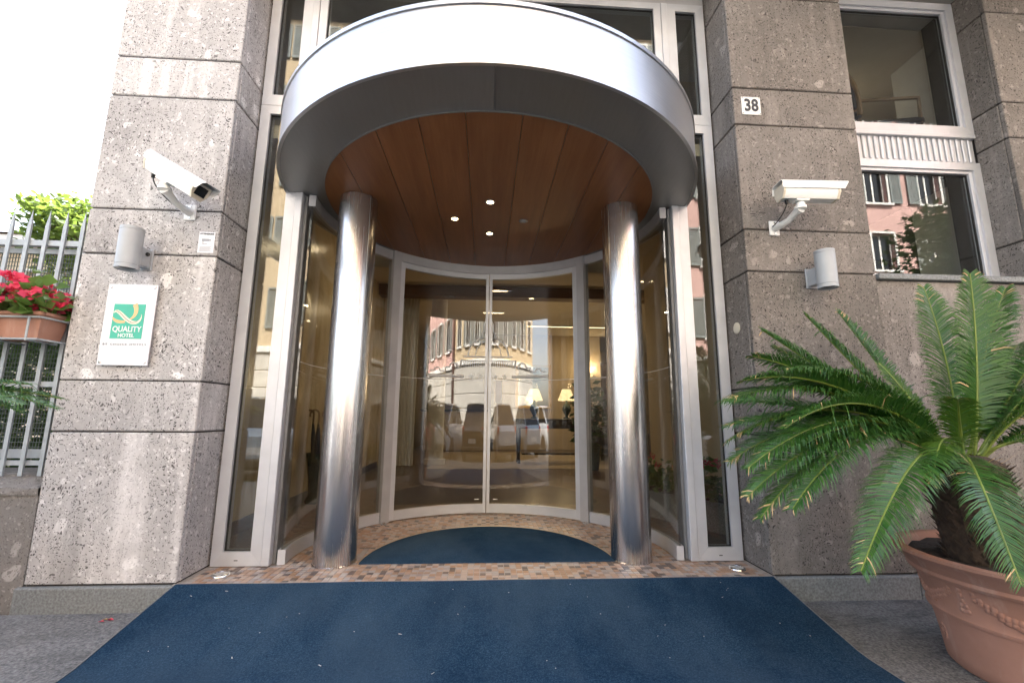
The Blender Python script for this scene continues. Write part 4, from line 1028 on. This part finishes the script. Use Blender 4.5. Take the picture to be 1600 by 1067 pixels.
while x < -2.43: ms.box(x, x + .0030, FYY + .0505, FYY + .054, .69, 1.865); x += .0165
o = ms.build('wire_mesh', 'mesh_green', fn, fix=False); o['kind'] = 'stuff'
pl = thing('flower_box', (-2.75, -.05, 1.29), 'terracotta flower box with red begonias hooked on the fence', 'planter')
def trough(x0, x1, y0, y1, z0, z1, tp):
    return [(x0 + tp, y0 + tp, z0), (x1 - tp, y0 + tp, z0), (x1 - tp, y1 - tp, z0), (x0 + tp, y1 - tp, z0), (x0, y0, z1), (x1, y0, z1), (x1, y1, z1), (x0, y1, z1)]
bf = [(0, 3, 2, 1), (0, 1, 5, 4), (1, 2, 6, 5), (2, 3, 7, 6), (3, 0, 4, 7)]
PX0, PX1, PY0, PY1 = -3.15, -2.462, -.125, .035
MB().add(trough(PX0, PX1, PY0, PY1, 1.298, 1.425, .014), bf).build('trough', 'terracotta', pl)
rim = MB()
for a in ((PX0 - .008, PX1 + .008, PY0 - .008, PY0 + .012), (PX0 - .008, PX1 + .008, PY1 - .012, PY1 + .008), (PX0 - .008, PX0 + .012, PY0 + .0125, PY1 - .0125), (PX1 - .012, PX1 + .008, PY0 + .0125, PY1 - .0125)): rim.bbox(a[0], a[1], a[2], a[3], 1.4255, 1.447, .004)
rim.build('rim', 'terracotta', pl); MB().box(PX0 + .012, PX1 - .012, PY0 + .012, PY1 - .012, 1.405, 1.424).build('soil', 'soil', pl)
hd = MB()
for z in (1.290, 1.412): hd.tube([(PX0 - .016, PY1, z), (PX0 - .016, PY0 - .016, z), (PX1 + .015, PY0 - .016, z), (PX1 + .015, PY1, z)], .006, 6)
for x in (-3.0, -2.68, -2.505): hd.tube([(x, PY0 - .018, 1.412), (x, PY0 - .018, 1.286), (x, PY1, 1.284)], .006, 6)
hd.build('iron_holder', 'fence_paint', pl)
sp = MB()
for x0 in (-2.84, -2.66):
    pp = []
    for q in range(26):
        a = q / 25 * 3.6 * PI; r = .006 + .020 * q / 25; pp.append((x0 - .05 + r * math.cos(a), PY0 - .020, 1.372 + r * math.sin(a)))
    pp += [(x0 - .07, PY0 - .02, 1.33), (x0 - .13, PY0 - .02, 1.30)]; sp.tube(pp, .0045, 5)
sp.build('scroll', 'fence_paint', pl)
fo = MB(); leaf_cloud(fo, [(rnd.uniform(PX0, PX1 + .03), rnd.uniform(PY0 - .06, PY1 + .05), 1.45 + abs(rnd.gauss(.05, .07))) for q in range(520)], .075, ratio=.85); fo.build('foliage', 'begonia_leaf', pl, fix=False)
fo = MB()
for q in range(150):
    xx = rnd.uniform(PX0, PX1 + .02); hh = .10 + .11 * max(0, 1 - abs(xx + 2.68) / .22)
    c_ = (xx, rnd.uniform(PY0 - .07, PY1 + .04), 1.46 + rnd.uniform(.01, hh)); leaf_cloud(fo, ball_pts(c_, (.022, .022, .017), 9, 0), .036, ratio=1.15)
fo.build('blossom', 'pink_petal', pl, fix=False)
# hedge behind the mesh
hg = MB(); leaf_cloud(hg, [(rnd.uniform(-7.5, -2.5), rnd.uniform(.55, 1.5), PV + rnd.uniform(0, 1) ** .9 * 1.8) for q in range(24000)], .085, ratio=.65)
tag(hg.build('hedge', 'hedge_leaf', None, fix=False), 'green hedge behind the fence', 'hedge', kind='stuff')

def tree(name, base, h, crown, n_leaf, leaf, size, label, clumps=26, group=None):
    t = thing(name, base, label, 'tree', group); b = Vector(base)
    top = Vector((crown[0], crown[1], crown[2])); R = Vector(crown[3])
    MB().tube([b, b.lerp(top, .35) + Vector((.1, .05, 0)), b.lerp(top, .7), top + Vector((0, 0, R.z * .4))], [h * .022, h * .017, h * .012, h * .004], 10).build('trunk', 'bark', t, smooth=True)
    cl = []; lim = MB()
    for q in range(clumps):
        v_ = Vector((rnd.gauss(0, 1), rnd.gauss(0, 1), rnd.gauss(0, .9))).normalized() * rnd.uniform(.35, .95)
        c_ = top + Vector((v_.x * R.x, v_.y * R.y, v_.z * R.z)); cl.append(c_)
        s_ = b.lerp(top, rnd.uniform(.5, 1.0)); lim.tube([s_, s_.lerp(c_, .5) + Vector((0, 0, .06 * R.z)), c_], [h * .007, h * .004, h * .0015], 5)
    lim.build('limb', 'bark', t)
    pts = []
    for c_ in cl:
        rr = min(R) * rnd.uniform(.22, .42)
        pts += ball_pts(tuple(c_), (rr * 1.25, rr * 1.25, rr * .8), n_leaf // clumps, .15)
    lm = MB(); leaf_cloud(lm, pts, size); lm.build('crown', leaf, t, fix=False)
    return t
tree('garden_tree', (-9.2, 8.6, PV), 6, (-9.65, 8.0, 5.15, (1.5, 1.2, 1.45)), 3800, 'tree_leaf', .19, 'bright green backlit tree behind the fence on the left', 30)

def facade_building(name, label, x0, x1, yf, depth, z0, storeys, mats, face, win_w=1.05, win_h=1.75, cols=6, ground_h=4.0, ground_mat=None, roof_over=.5, shut=True, first=0):
    """storey walls with real openings; face=+1 looks towards +Y, -1 towards -Y"""
    t = thing(name, ((x0 + x1) / 2, yf, z0), label, 'building')
    sh = 3.2; H = ground_h + sh * storeys; yb = yf - face * depth
    pitch = (x1 - x0) / cols
    xs = [x0]; zs = [z0 + ground_h]
    holes = []
    for c_ in range(cols):
        a = x0 + pitch * (c_ + .5) - win_w / 2; xs += [a, a + win_w]
    for s_ in range(storeys):
        a = z0 + ground_h + sh * s_ + .75; zs += [a, a + win_h]
    xs.append(x1); zs.append(z0 + H)
    wm = MB()
    for i in range(len(xs) - 1):
        for j in range(len(zs) - 1):
            if i % 2 == 1 and j % 2 == 1:
                a, b, c_, d = xs[i], xs[i + 1], zs[j], zs[j + 1]; holes.append((a, b, c_, d))
                y2 = yf - face * .25
                for q in (((a, yf, c_), (a, y2, c_), (a, y2, d), (a, yf, d)), ((b, yf, c_), (b, yf, d), (b, y2, d), (b, y2, c_)), ((a, yf, c_), (b, yf, c_), (b, y2, c_), (a, y2, c_)), ((a, yf, d), (a, y2, d), (b, y2, d), (b, yf, d))): wm.add(q, [(0, 1, 2, 3)])
            else: wm.add([(xs[i], yf, zs[j]), (xs[i + 1], yf, zs[j]), (xs[i + 1], yf, zs[j + 1]), (xs[i], yf, zs[j + 1])], [(0, 1, 2, 3)])
    lo_, hi_ = sorted((yf, yb)); e = .001
    for q in (((x0, lo_, z0), (x0, hi_, z0), (x0, hi_, z0 + H), (x0, lo_, z0 + H)), ((x1, lo_, z0), (x1, hi_, z0), (x1, hi_, z0 + H), (x1, lo_, z0 + H)), ((x0, yb, z0), (x1, yb, z0), (x1, yb, z0 + H), (x0, yb, z0 + H))): wm.add(q, [(0, 1, 2, 3)])
    wm.build('wall', mats, t, fix=False)
    g = MB(); ya, yc = sorted((yf + face * .06, yf - face * .3)); nb = 5
    bh = (ground_h - .3) / nb
    for r in range(nb): g.bbox(x0 - .02, x1 + .02, ya, yc, z0 + r * bh + .012, z0 + (r + 1) * bh - .012, .02)
    g.build('ground_storey', ground_mat or mats, t)
    ya, yc = sorted((yf + face * .16, yf - face * .1))
    MB().bbox(x0 - .05, x1 + .05, ya, yc, z0 + ground_h - .28, z0 + ground_h - .02, .03).build('string_course', 'white_trim', t)
    ya, yc = sorted((yf + face * roof_over, yb))
    MB().bbox(x0 - .2, x1 + .2, ya, yc, z0 + H + .002, z0 + H + .28, .05).build('cornice', 'white_trim', t)
    MB().add([(x0 - .3, ya - .1, z0 + H + .29), (x1 + .3, ya - .1, z0 + H + .29), (x1 + .3, yc + .1, z0 + H + .29), (x0 - .3, yc + .1, z0 + H + .29), (x0 + 2, (ya + yc) / 2, z0 + H + 1.5), (x1 - 2, (ya + yc) / 2, z0 + H + 1.5)], [(0, 1, 5, 4), (1, 2, 5), (2, 3, 4, 5), (3, 0, 4)]).build('roof', 'roof_tile', t)
    wt = bpy.data.meshes
    for (a, b, c_, d) in holes:
        w = MB(); bw = .10; yo, yi = sorted((yf + face * .035, yf - face * .02))
        for q in ((a - bw, a, c_ - bw, d + bw), (b, b + bw, c_ - bw, d + bw), (a, b, d, d + bw)): w.box(q[0], q[1], yo, yi, q[2], q[3])
        ys, ye = sorted((yf + face * .12, yf - face * .02)); w.box(a - .16, b + .16, ys, ye, c_ - .10, c_)
        ys, ye = sorted((yf - face * .18, yf - face * .24)); mx_ = (a + b) / 2
        for q in ((a, a + .06, c_, d), (b - .06, b, c_, d), (mx_ - .04, mx_ + .04, c_, d), (a + .06, b - .06, c_, c_ + .06), (a + .06, b - .06, d - .06, d)): w.box(q[0], q[1], ys, ye, q[2], q[3])
        wo_ = w.build('window', 'white_trim', t)
        MB().box(a + .05, b - .05, min(yf - face * .20, yf - face * .215), max(yf - face * .20, yf - face * .215), c_ + .05, d - .05).build('pane', 'dark_glass', wo_)
        if shut and rnd.random() < .8:
            for sx0, sx1 in ((a - .10 - win_w * .5, a - .10), (b + .10, b + .10 + win_w * .5)):
                s = MB(); ys, ye = sorted((yf + face * .045, yf + face * .09))
                for q in ((sx0, sx0 + .06, c_, d), (sx1 - .06, sx1, c_, d), (sx0 + .06, sx1 - .06, c_, c_ + .08), (sx0 + .06, sx1 - .06, d - .08, d)): s.box(q[0], q[1], ys, ye, q[2], q[3])
                zz = c_ + .09
                while zz < d - .13: s.box(sx0 + .06, sx1 - .06, ys + .012, ye - .012, zz, zz + .045); zz += .07
                s.build('shutter', 'shutter_grey', wo_, fix=False)
    return t
# cream house beyond the garden
facade_building('cream_house', 'cream house with a tiled roof behind the trees on the left', -25, -13.2, 12.0, 9, PV, 1, 'cream_plaster', -1, cols=5, ground_h=3.0, roof_over=.8)
# the other side of the street, seen in the glass
facade_building('ochre_building', 'ochre apartment building across the street reflected in the doors', -11.5, 8.2, -15.5, 9, PV, 5, 'ochre_plaster', 1, cols=9, ground_h=3.8, ground_mat='travertine', win_w=.95)
facade_building('pink_building', 'pink building with white framed windows reflected in the right window', 8.6, 27, -14.8, 9, PV, 4, 'pink_plaster', 1, cols=7, ground_h=3.6, ground_mat='travertine')
tree('street_tree', (11.9, -7.2, PV - .13), 8, (11.8, -6.9, 4.9, (1.6, 1.4, 1.7)), 4000, 'hedge_leaf', .2, 'leafy street tree reflected in the right window', 34)

# parked cars
def car(x, y, rot, paint, col, label):
    if paint not in MATS:
        kk = N(paint); kk.princ(col, .25, 0, .5); kk.base(kk.ramp(kk.noise(kk.coord(), 3, 4), [(.3, tuple(a * .92 for a in col)), (.7, col)])); kk.p.inputs['Coat Weight'].default_value = .6
    t = thing('parked_car', (x, y + 4.2, PV - .13), label, 'car', 'cars parked across the street'); t.rotation_euler.z = rot
    def q(mb, nm, mat, par=None, **kw): return mb.build(nm, mat, par or t, local=True, **kw)
    # body sections along the length: (y, half width, bottom, shoulder height)
    low = [(-2.0, .62, .34, .62), (-1.93, .76, .24, .74), (-1.5, .84, .20, .86), (-.9, .86, .19, .90), (.4, .86, .19, .93), (1.3, .85, .20, .95), (1.85, .78, .26, .93), (1.98, .66, .36, .80)]
    V = []; Fs = []
    for (yy, w, zb, zt) in low: V += [(-w * .9, yy, zb), (-w, yy, zb + .16), (-w * .99, yy, zt - .12), (-w * .90, yy, zt), (w * .90, yy, zt), (w * .99, yy, zt - .12), (w, yy, zb + .16), (w * .9, yy, zb)]
    for i in range(len(low) - 1):
        for k_ in range(8): Fs.append((i * 8 + k_, i * 8 + (k_ + 1) % 8, (i + 1) * 8 + (k_ + 1) % 8, (i + 1) * 8 + k_))
    Fs += [tuple(range(8)), tuple(range((len(low) - 1) * 8, len(low) * 8))[::-1]]
    q(MB().add(V, Fs), 'body', paint, smooth=True)
    cab = [(-1.05, .74, .88), (-.35, .60, 1.40), (.95, .60, 1.43), (1.72, .70, .94)]
    V = []; 
    for (yy, w, z_) in cab: V += [(-w, yy, z_), (w, yy, z_)]
    g = MB().add(V, [(0, 1, 3, 2), (4, 5, 7, 6), (0, 2, 4, 6), (1, 7, 5, 3)]); q(g, 'glasshouse', 'dark_glass')
    r = MB().add([(-.605, -.37, 1.40), (.605, -.37, 1.40), (.605, .97, 1.43), (-.605, .97, 1.43), (-.5, -.2, 1.455), (.5, -.2, 1.455), (.5, .85, 1.475), (-.5, .85, 1.475)], [(4, 5, 6, 7), (0, 1, 5, 4), (1, 2, 6, 5), (2, 3, 7, 6), (3, 0, 4, 7)]); q(r, 'roof', paint, smooth=True)
    p = MB()
    for s in (-1, 1):
        p.tube([(s * .745, -1.06, .88), (s * .607, -.36, 1.405)], .03, 6); p.tube([(s * .61, .96, 1.43), (s * .71, 1.73, .94)], .04, 6); p.tube([(s * .735, .35, .92), (s * .612, .3, 1.42)], .03, 6)
    q(p, 'pillars', paint)
    for s in (-1, 1):
        for yy in (-1.25, 1.25):
            c_ = MB().lathe((0, 0, 0), [(.20, -.10), (.30, -.10), (.315, -.06), (.315, .06), (.30, .10), (.20, .10)], 22).xf(Matrix.Translation((s * .76, yy, .315)) @ Matrix.Rotation(PI / 2, 4, 'Y'))
            w_ = q(c_, 'wheel', 'tyre', smooth=True)
            q(MB().lathe((0, 0, 0), [(0, -.085), (.10, -.095), (.205, -.085), (.205, .085), (.10, .095), (0, .085)], 18).xf(Matrix.Translation((s * .76, yy, .315)) @ Matrix.Rotation(PI / 2, 4, 'Y')), 'rim', 'galvanised', w_, smooth=True)
        q(MB().ball((s * .60, -1.86, .66), .12, 10, 0, (1.1, .7, .7)), 'headlight', 'plate_white', smooth=True)
        q(MB().bbox(s * .68 - .09, s * .68 + .09, 1.80, 1.93, .70, .90, .02), 'tail_light', 'lamp_red')
        q(MB().ball((s * .90, -.62, .96), .09, 8, 0, (1, .6, .7)), 'mirror', paint, smooth=True)
    q(MB().box(-.26, .26, 1.965, 1.99, .52, .63), 'number_plate', 'number_plate'); q(MB().bbox(-.7, .7, 1.90, 2.03, .30, .46, .03), 'bumper', 'black_rubber')
cars = [(-6.4, -10.6, .1, 'paint_silver', (.62, .64, .66), 'silver hatchback parked across the street, leftmost in the row'), (-3.9, -10.4, -.05, 'paint_blue', (.34, .43, .52), 'pale blue car parked across the street second from left'),
        (-1.4, -10.7, .06, 'paint_silver', (.62, .64, .66), 'silver car parked across the street in the middle of the row'), (1.1, -10.5, 0, 'paint_black', (.015, .015, .017), 'black car parked across the street beside the white one'),
        (3.7, -10.4, -.08, 'paint_white', (.75, .75, .75), 'white car parked across the street right of the black one'), (6.3, -10.6, .05, 'paint_red', (.35, .03, .03), 'red car parked across the street, rightmost in the row')]
for c_ in cars: car(*c_)

# ---------------------------------------------------------------- cycads
def frond(par, p0, p1, lift, leafmat_, roll=0.0, leaf=.115, n=78, dry=.03, vee=.55):
    """arched pinnate leaf from p0 to p1; lift = height of the control point over the chord"""
    p0, p1 = Vector(p0), Vector(p1); ch = p1 - p0; L_ = ch.length
    ctrl = p0.lerp(p1, .46) + Vector((rnd.uniform(-.04, .04), rnd.uniform(-.05, .05), lift * 1.12))
    def B(t_): return p0 * (1 - t_) ** 2 + ctrl * 2 * t_ * (1 - t_) + p1 * t_ ** 2
    def D(t_): return ((ctrl - p0) * 2 * (1 - t_) + (p1 - ctrl) * 2 * t_).normalized()
    mb = MB()
    mb.tube([B(q / 16) for q in range(17)], [.0062 * (1 - .75 * q / 16) + .0008 for q in range(17)], 6, 1)
    side0 = D(.5).cross(Vector((0, 0, 1)))
    if side0.length < .15: side0 = Vector((1, 0, 0))
    side0.normalize()
    for q in range(n):
        t_ = .13 + .87 * (q / (n - 1)) ** .95
        c_ = B(t_); d = D(t_); sd = (side0 - d * side0.dot(d)).normalized(); nu = sd.cross(d).normalized()
        if nu.z < 0 and abs(d.z) < .9: nu = -nu
        sd2 = sd * math.cos(roll) + nu * math.sin(roll); nu2 = nu * math.cos(roll) - sd * math.sin(roll)
        env = min(1, (t_ - .08) / .22) ** .7 * (1 - max(0, (t_ - .6) / .4) ** 2 * .72)
        for s in (-1, 1):
            ln = leaf * env * rnd.uniform(.9, 1.08); fwd = .42 + .75 * t_ + rnd.uniform(-.12, .12); ve = vee + rnd.uniform(-.16, .16)
            dr = (sd2 * s * 1.0 + d * fwd + nu2 * ve).normalized()
            if rnd.random() < .02: dr = (dr + Vector((0, 0, -rnd.uniform(.3, 1)))).normalized()
            w = .0031; wd = d * w; sag = Vector((0, 0, -1)) * ln * rnd.uniform(.10, .34)
            q1 = c_ + dr * ln * .38; q2 = c_ + dr * ln * .74 - nu2 * ln * .04 + sag * .35; tip = c_ + dr * ln - nu2 * ln * .10 + sag
            dead = rnd.random() < dry * (.2 + 4 * (t_ > .9))
            mb.add([c_ - wd * .7, c_ + wd * .7, q1 + wd, q1 - wd], [(0, 1, 2, 3)], 2 if dead and rnd.random() < .4 else 0)
            mb.add([q1 - wd, q1 + wd, q2 + wd * .8, q2 - wd * .8, tip], [(0, 1, 2, 3), (3, 2, 4)], 2 if dead else 0)
    return mb.build('frond', [leafmat_, 'rachis', 'dry_leaf'], par, fix=False)

def cycad_trunk(par, base, top, r):
    b, t_ = Vector(base), Vector(top); mb = MB(); mb.tube([b, b.lerp(t_, .5), t_, t_ + Vector((0, 0, .04))], [r * .92, r, r * .9, r * .5], 16)
    for q in range(300):
        h = rnd.random(); a = q * 2.39996; c_ = b.lerp(t_, h); rr = r * (.93 + .07 * math.sin(h * PI)); o_ = Vector((math.cos(a), math.sin(a), 0)); s_ = Vector((-o_.y, o_.x, 0))
        p = c_ + o_ * rr * .93; L_ = rnd.uniform(.018, .045); w = rnd.uniform(.010, .017)
        mb.add([p + s_ * w, p - s_ * w, p + Vector((0, 0, -w * 1.1)), p + o_ * L_ + Vector((0, 0, L_ * rnd.uniform(.5, 1.1)))], [(0, 1, 3), (1, 2, 3), (2, 0, 3)])
    mb.build('trunk', 'cycad_bark', par)

def pot(c, label):
    t = thing('terracotta_pot', c, label, 'pot', 'large terracotta pots')
    prof = [(.288, 0), (.300, .012), (.305, .05), (.322, .16), (.334, .210), (.344, .214), (.347, .226), (.342, .236), (.352, .30), (.372, .362), (.392, .366), (.400, .378), (.398, .392), (.408, .402), (.418, .425), (.436, .437), (.446, .450), (.444, .462), (.430, .466), (.404, .462), (.388, .440), (.378, .400)]
    MB().lathe(c, prof, 72).build('body', 'terracotta', t, smooth=True)
    so_ = MB(); n_, rg = 40, 7; V = [(c[0], c[1], c[2] + .432)]
    for i in range(1, rg + 1):
        for j in range(n_): a = 2 * PI * j / n_; r = .388 * i / rg; V.append((c[0] + r * math.cos(a), c[1] + r * math.sin(a), c[2] + .430 + rnd.uniform(-.012, .014)))
    Fs = [(0, 1 + j, 1 + (j + 1) % n_) for j in range(n_)]
    for i in range(rg - 1):
        for j in range(n_): Fs.append((1 + i * n_ + j, 1 + i * n_ + (j + 1) % n_, 1 + (i + 1) * n_ + (j + 1) % n_, 1 + (i + 1) * n_ + j))
    so_.add(V, Fs).build('soil', 'soil', t, smooth='all')
    def rad(z): 
        for (r_0, z_0), (r_1, z_1) in zip(prof, prof[1:]):
            if z_0 <= z <= z_1: return r_0 + (r_1 - r_0) * (z - z_0) / (z_1 - z_0)
        return .35
    def S(a, z, off=0): r = rad(z) + off; return (c[0] + r * math.cos(a), c[1] + r * math.sin(a), c[2] + z)
    for q in range(6):                                  # swags of fruit with a rosette below each and a tassel between
        a0 = q * PI / 3 + .2; rl = MB()
        for i in range(17):
            u = i / 16; a = a0 + u * .80; z = .335 - .062 * math.sin(u * PI)
            for w in (-.011, .004): rl.ball(S(a, z + w + rnd.uniform(-.004, .004), -.0065), .0125 + .006 * math.sin(u * PI) * rnd.uniform(.7, 1.2), 7)
        rl.build('swag_relief', 'terracotta', t, smooth='all')
        rl = MB(); ac = a0 + .40
        for i in range(12): b_ = i * PI / 6; rl.ball(S(ac + .065 * math.cos(b_), .125 + .026 * math.sin(b_), -.006), .0125, 6)
        rl.ball(S(ac, .125, -.005), .013, 8); rl.build('rosette_relief', 'terracotta', t, smooth='all')
        rl = MB(); at_ = a0 + .92
        for i, (da, dz) in enumerate(((0, .345), (0, .325), (0, .305), (-.02, .285), (.02, .285), (-.035, .265), (0, .262), (.035, .265))): rl.ball(S(at_ + da, dz, -.006), .013, 7)
        rl.build('tassel_relief', 'terracotta', t, smooth='all')
    return t
PC = (2.28, -.79, PV + .001)
pot(PC, 'large terracotta pot with garland relief at the right of the carpet')
cy_ = thing('cycad', (2.13, -.74, .27), 'big cycad with arching green fronds in the right terracotta pot', 'palm')
cycad_trunk(cy_, (2.16, -.745, .268), (2.125, -.725, .70), .145)
K = Vector((2.125, -.725, .715))
R_TIPS = [  # tip, lift, material
    ((1.44, -.42, 1.36), .06, 0), ((1.76, -.33, 1.47), .02, 0), ((2.05, -.22, 1.52), .03, 0), ((1.02, -.75, .97), .32, 0), ((1.16, -.50, .86), .22, 0), ((1.24, -.40, .98), .16, 0),
    ((1.03, -.88, .70), .34, 0), ((1.00, -.92, .60), .30, 0), ((1.02, -.96, .53), .32, 0), ((1.12, -1.0, .57), .30, 0), ((1.06, -.70, .80), .30, 0), ((1.10, -.62, .70), .30, 0), ((1.28, -.85, .78), .24, 0), ((1.30, -.55, 1.20), .16, 0), ((1.50, -.30, 1.12), .14, 0), ((1.10, -.80, 1.06), .26, 0), ((1.15, -.95, .86), .30, 0), ((1.62, -.25, 1.30), .06, 0), ((1.24, -1.14, .40), .30, 0), 
    ((1.73, -1.20, .37), .20, 0), ((2.27, -.76, 1.58), .03, 0), ((2.33, -.48, 1.60), .02, 0), ((2.62, -.62, 1.56), .08, 0), ((2.80, -.75, 1.42), .12, 0), ((2.85, -.45, 1.30), .15, 0),
    ((3.05, -.80, 1.12), .25, 0), ((3.0, -.55, .95), .28, 0), ((3.02, -1.0, .80), .30, 0), ((2.85, -1.15, .62), .26, 0), ((2.75, -.25, .85), .25, 0),
    ((1.66, -1.02, .66), .20, 1), ((1.86, -.98, .98), .12, 1), ((2.0, -.5, 1.18), .05, 1), ((2.42, -1.02, 1.05), .10, 1), ((1.55, -.55, .92), .22, 0), ((2.55, -.95, 1.25), .08, 0), ((1.35, -.72, 1.12), .22, 0), ((2.70, -.9, .95), .24, 0)]
for i, (tp, lift, mi) in enumerate(R_TIPS):
    tp = Vector(tp); d_ = (tp - K); st = K + Vector((d_.x, d_.y, 0)).normalized() * .05 + Vector((0, 0, rnd.uniform(-.03, .03)))
    frond(cy_, st, tp, lift, ('cycad_leaf', 'cycad_young')[mi], roll=rnd.uniform(-.35, .35), leaf=.152 if mi == 0 else .095, n=max(70, int(d_.length * 185)), dry=.03, vee=rnd.uniform(.2, .6))
dm = MB()
for q in range(46):                                    # brown scales round the growing point
    a = rnd.uniform(0, 2 * PI); r = rnd.uniform(.02, .10); p = K + Vector((r * math.cos(a), r * math.sin(a), -.02)); o_ = Vector((math.cos(a), math.sin(a), rnd.uniform(.3, 1.4))).normalized() * rnd.uniform(.05, .12); s_ = Vector((-math.sin(a), math.cos(a), 0)) * .006
    dm.add([p + s_, p - s_, p + o_], [(0, 1, 2)])
dm.build('crown_scales', 'dry_leaf', cy_, fix=False)

PL = (-3.0, -.80, PV + .001)
pot(PL, 'terracotta pot outside the left edge of the picture')
cl_ = thing('cycad', (-3.0, -.8, .27), 'cycad at the left whose single frond tip reaches into the picture', 'palm')
cycad_trunk(cl_, (-3.0, -.8, .268), (-2.98, -.78, .68), .14)
KL = Vector((-2.98, -.78, .70))
for i, (tp, lift) in enumerate((((-1.87, -.60, .915), .30), ((-1.93, -.52, .96), .26), ((-1.95, -.66, .90), .30), ((-2.02, -.58, 1.02), .20), ((-1.92, -.70, .93), .27), ((-2.7, -1.5, .6), .3), ((-3.3, -1.6, .6), .3), ((-3.9, -1.2, .7), .3), ((-4.0, -.7, .9), .3), ((-3.7, -.2, 1.0), .2), ((-3.1, -.25, 1.5), .05), ((-2.85, -.8, 1.55), .02), ((-3.4, -1.1, 1.45), .05), ((-2.55, -1.2, .45), .22))):
    tp = Vector(tp); d_ = tp - KL; frond(cl_, KL + Vector((d_.x, d_.y, 0)).normalized() * .05, tp, lift, 'cycad_leaf', roll=rnd.uniform(-.3, .3), leaf=.125, n=max(46, int(d_.length * 130)), dry=.004)
# ash bin behind the right pot
t = thing('ash_bin', (2.98, -.24, PV), 'chrome ash bin with black rim behind the pot at the right edge', 'bin')
MB().lathe((3.0, -.24, PV + .001), [(.13, 0), (.13, .40), (.125, .42)], 36).build('body', 'chrome', t, smooth=True)
MB().lathe((3.0, -.24, PV + .001), [(.134, .4205), (.136, .45), (.118, .455), (.112, .43), (0, .428)], 36).build('rim', 'black_rubber', t, smooth=True)
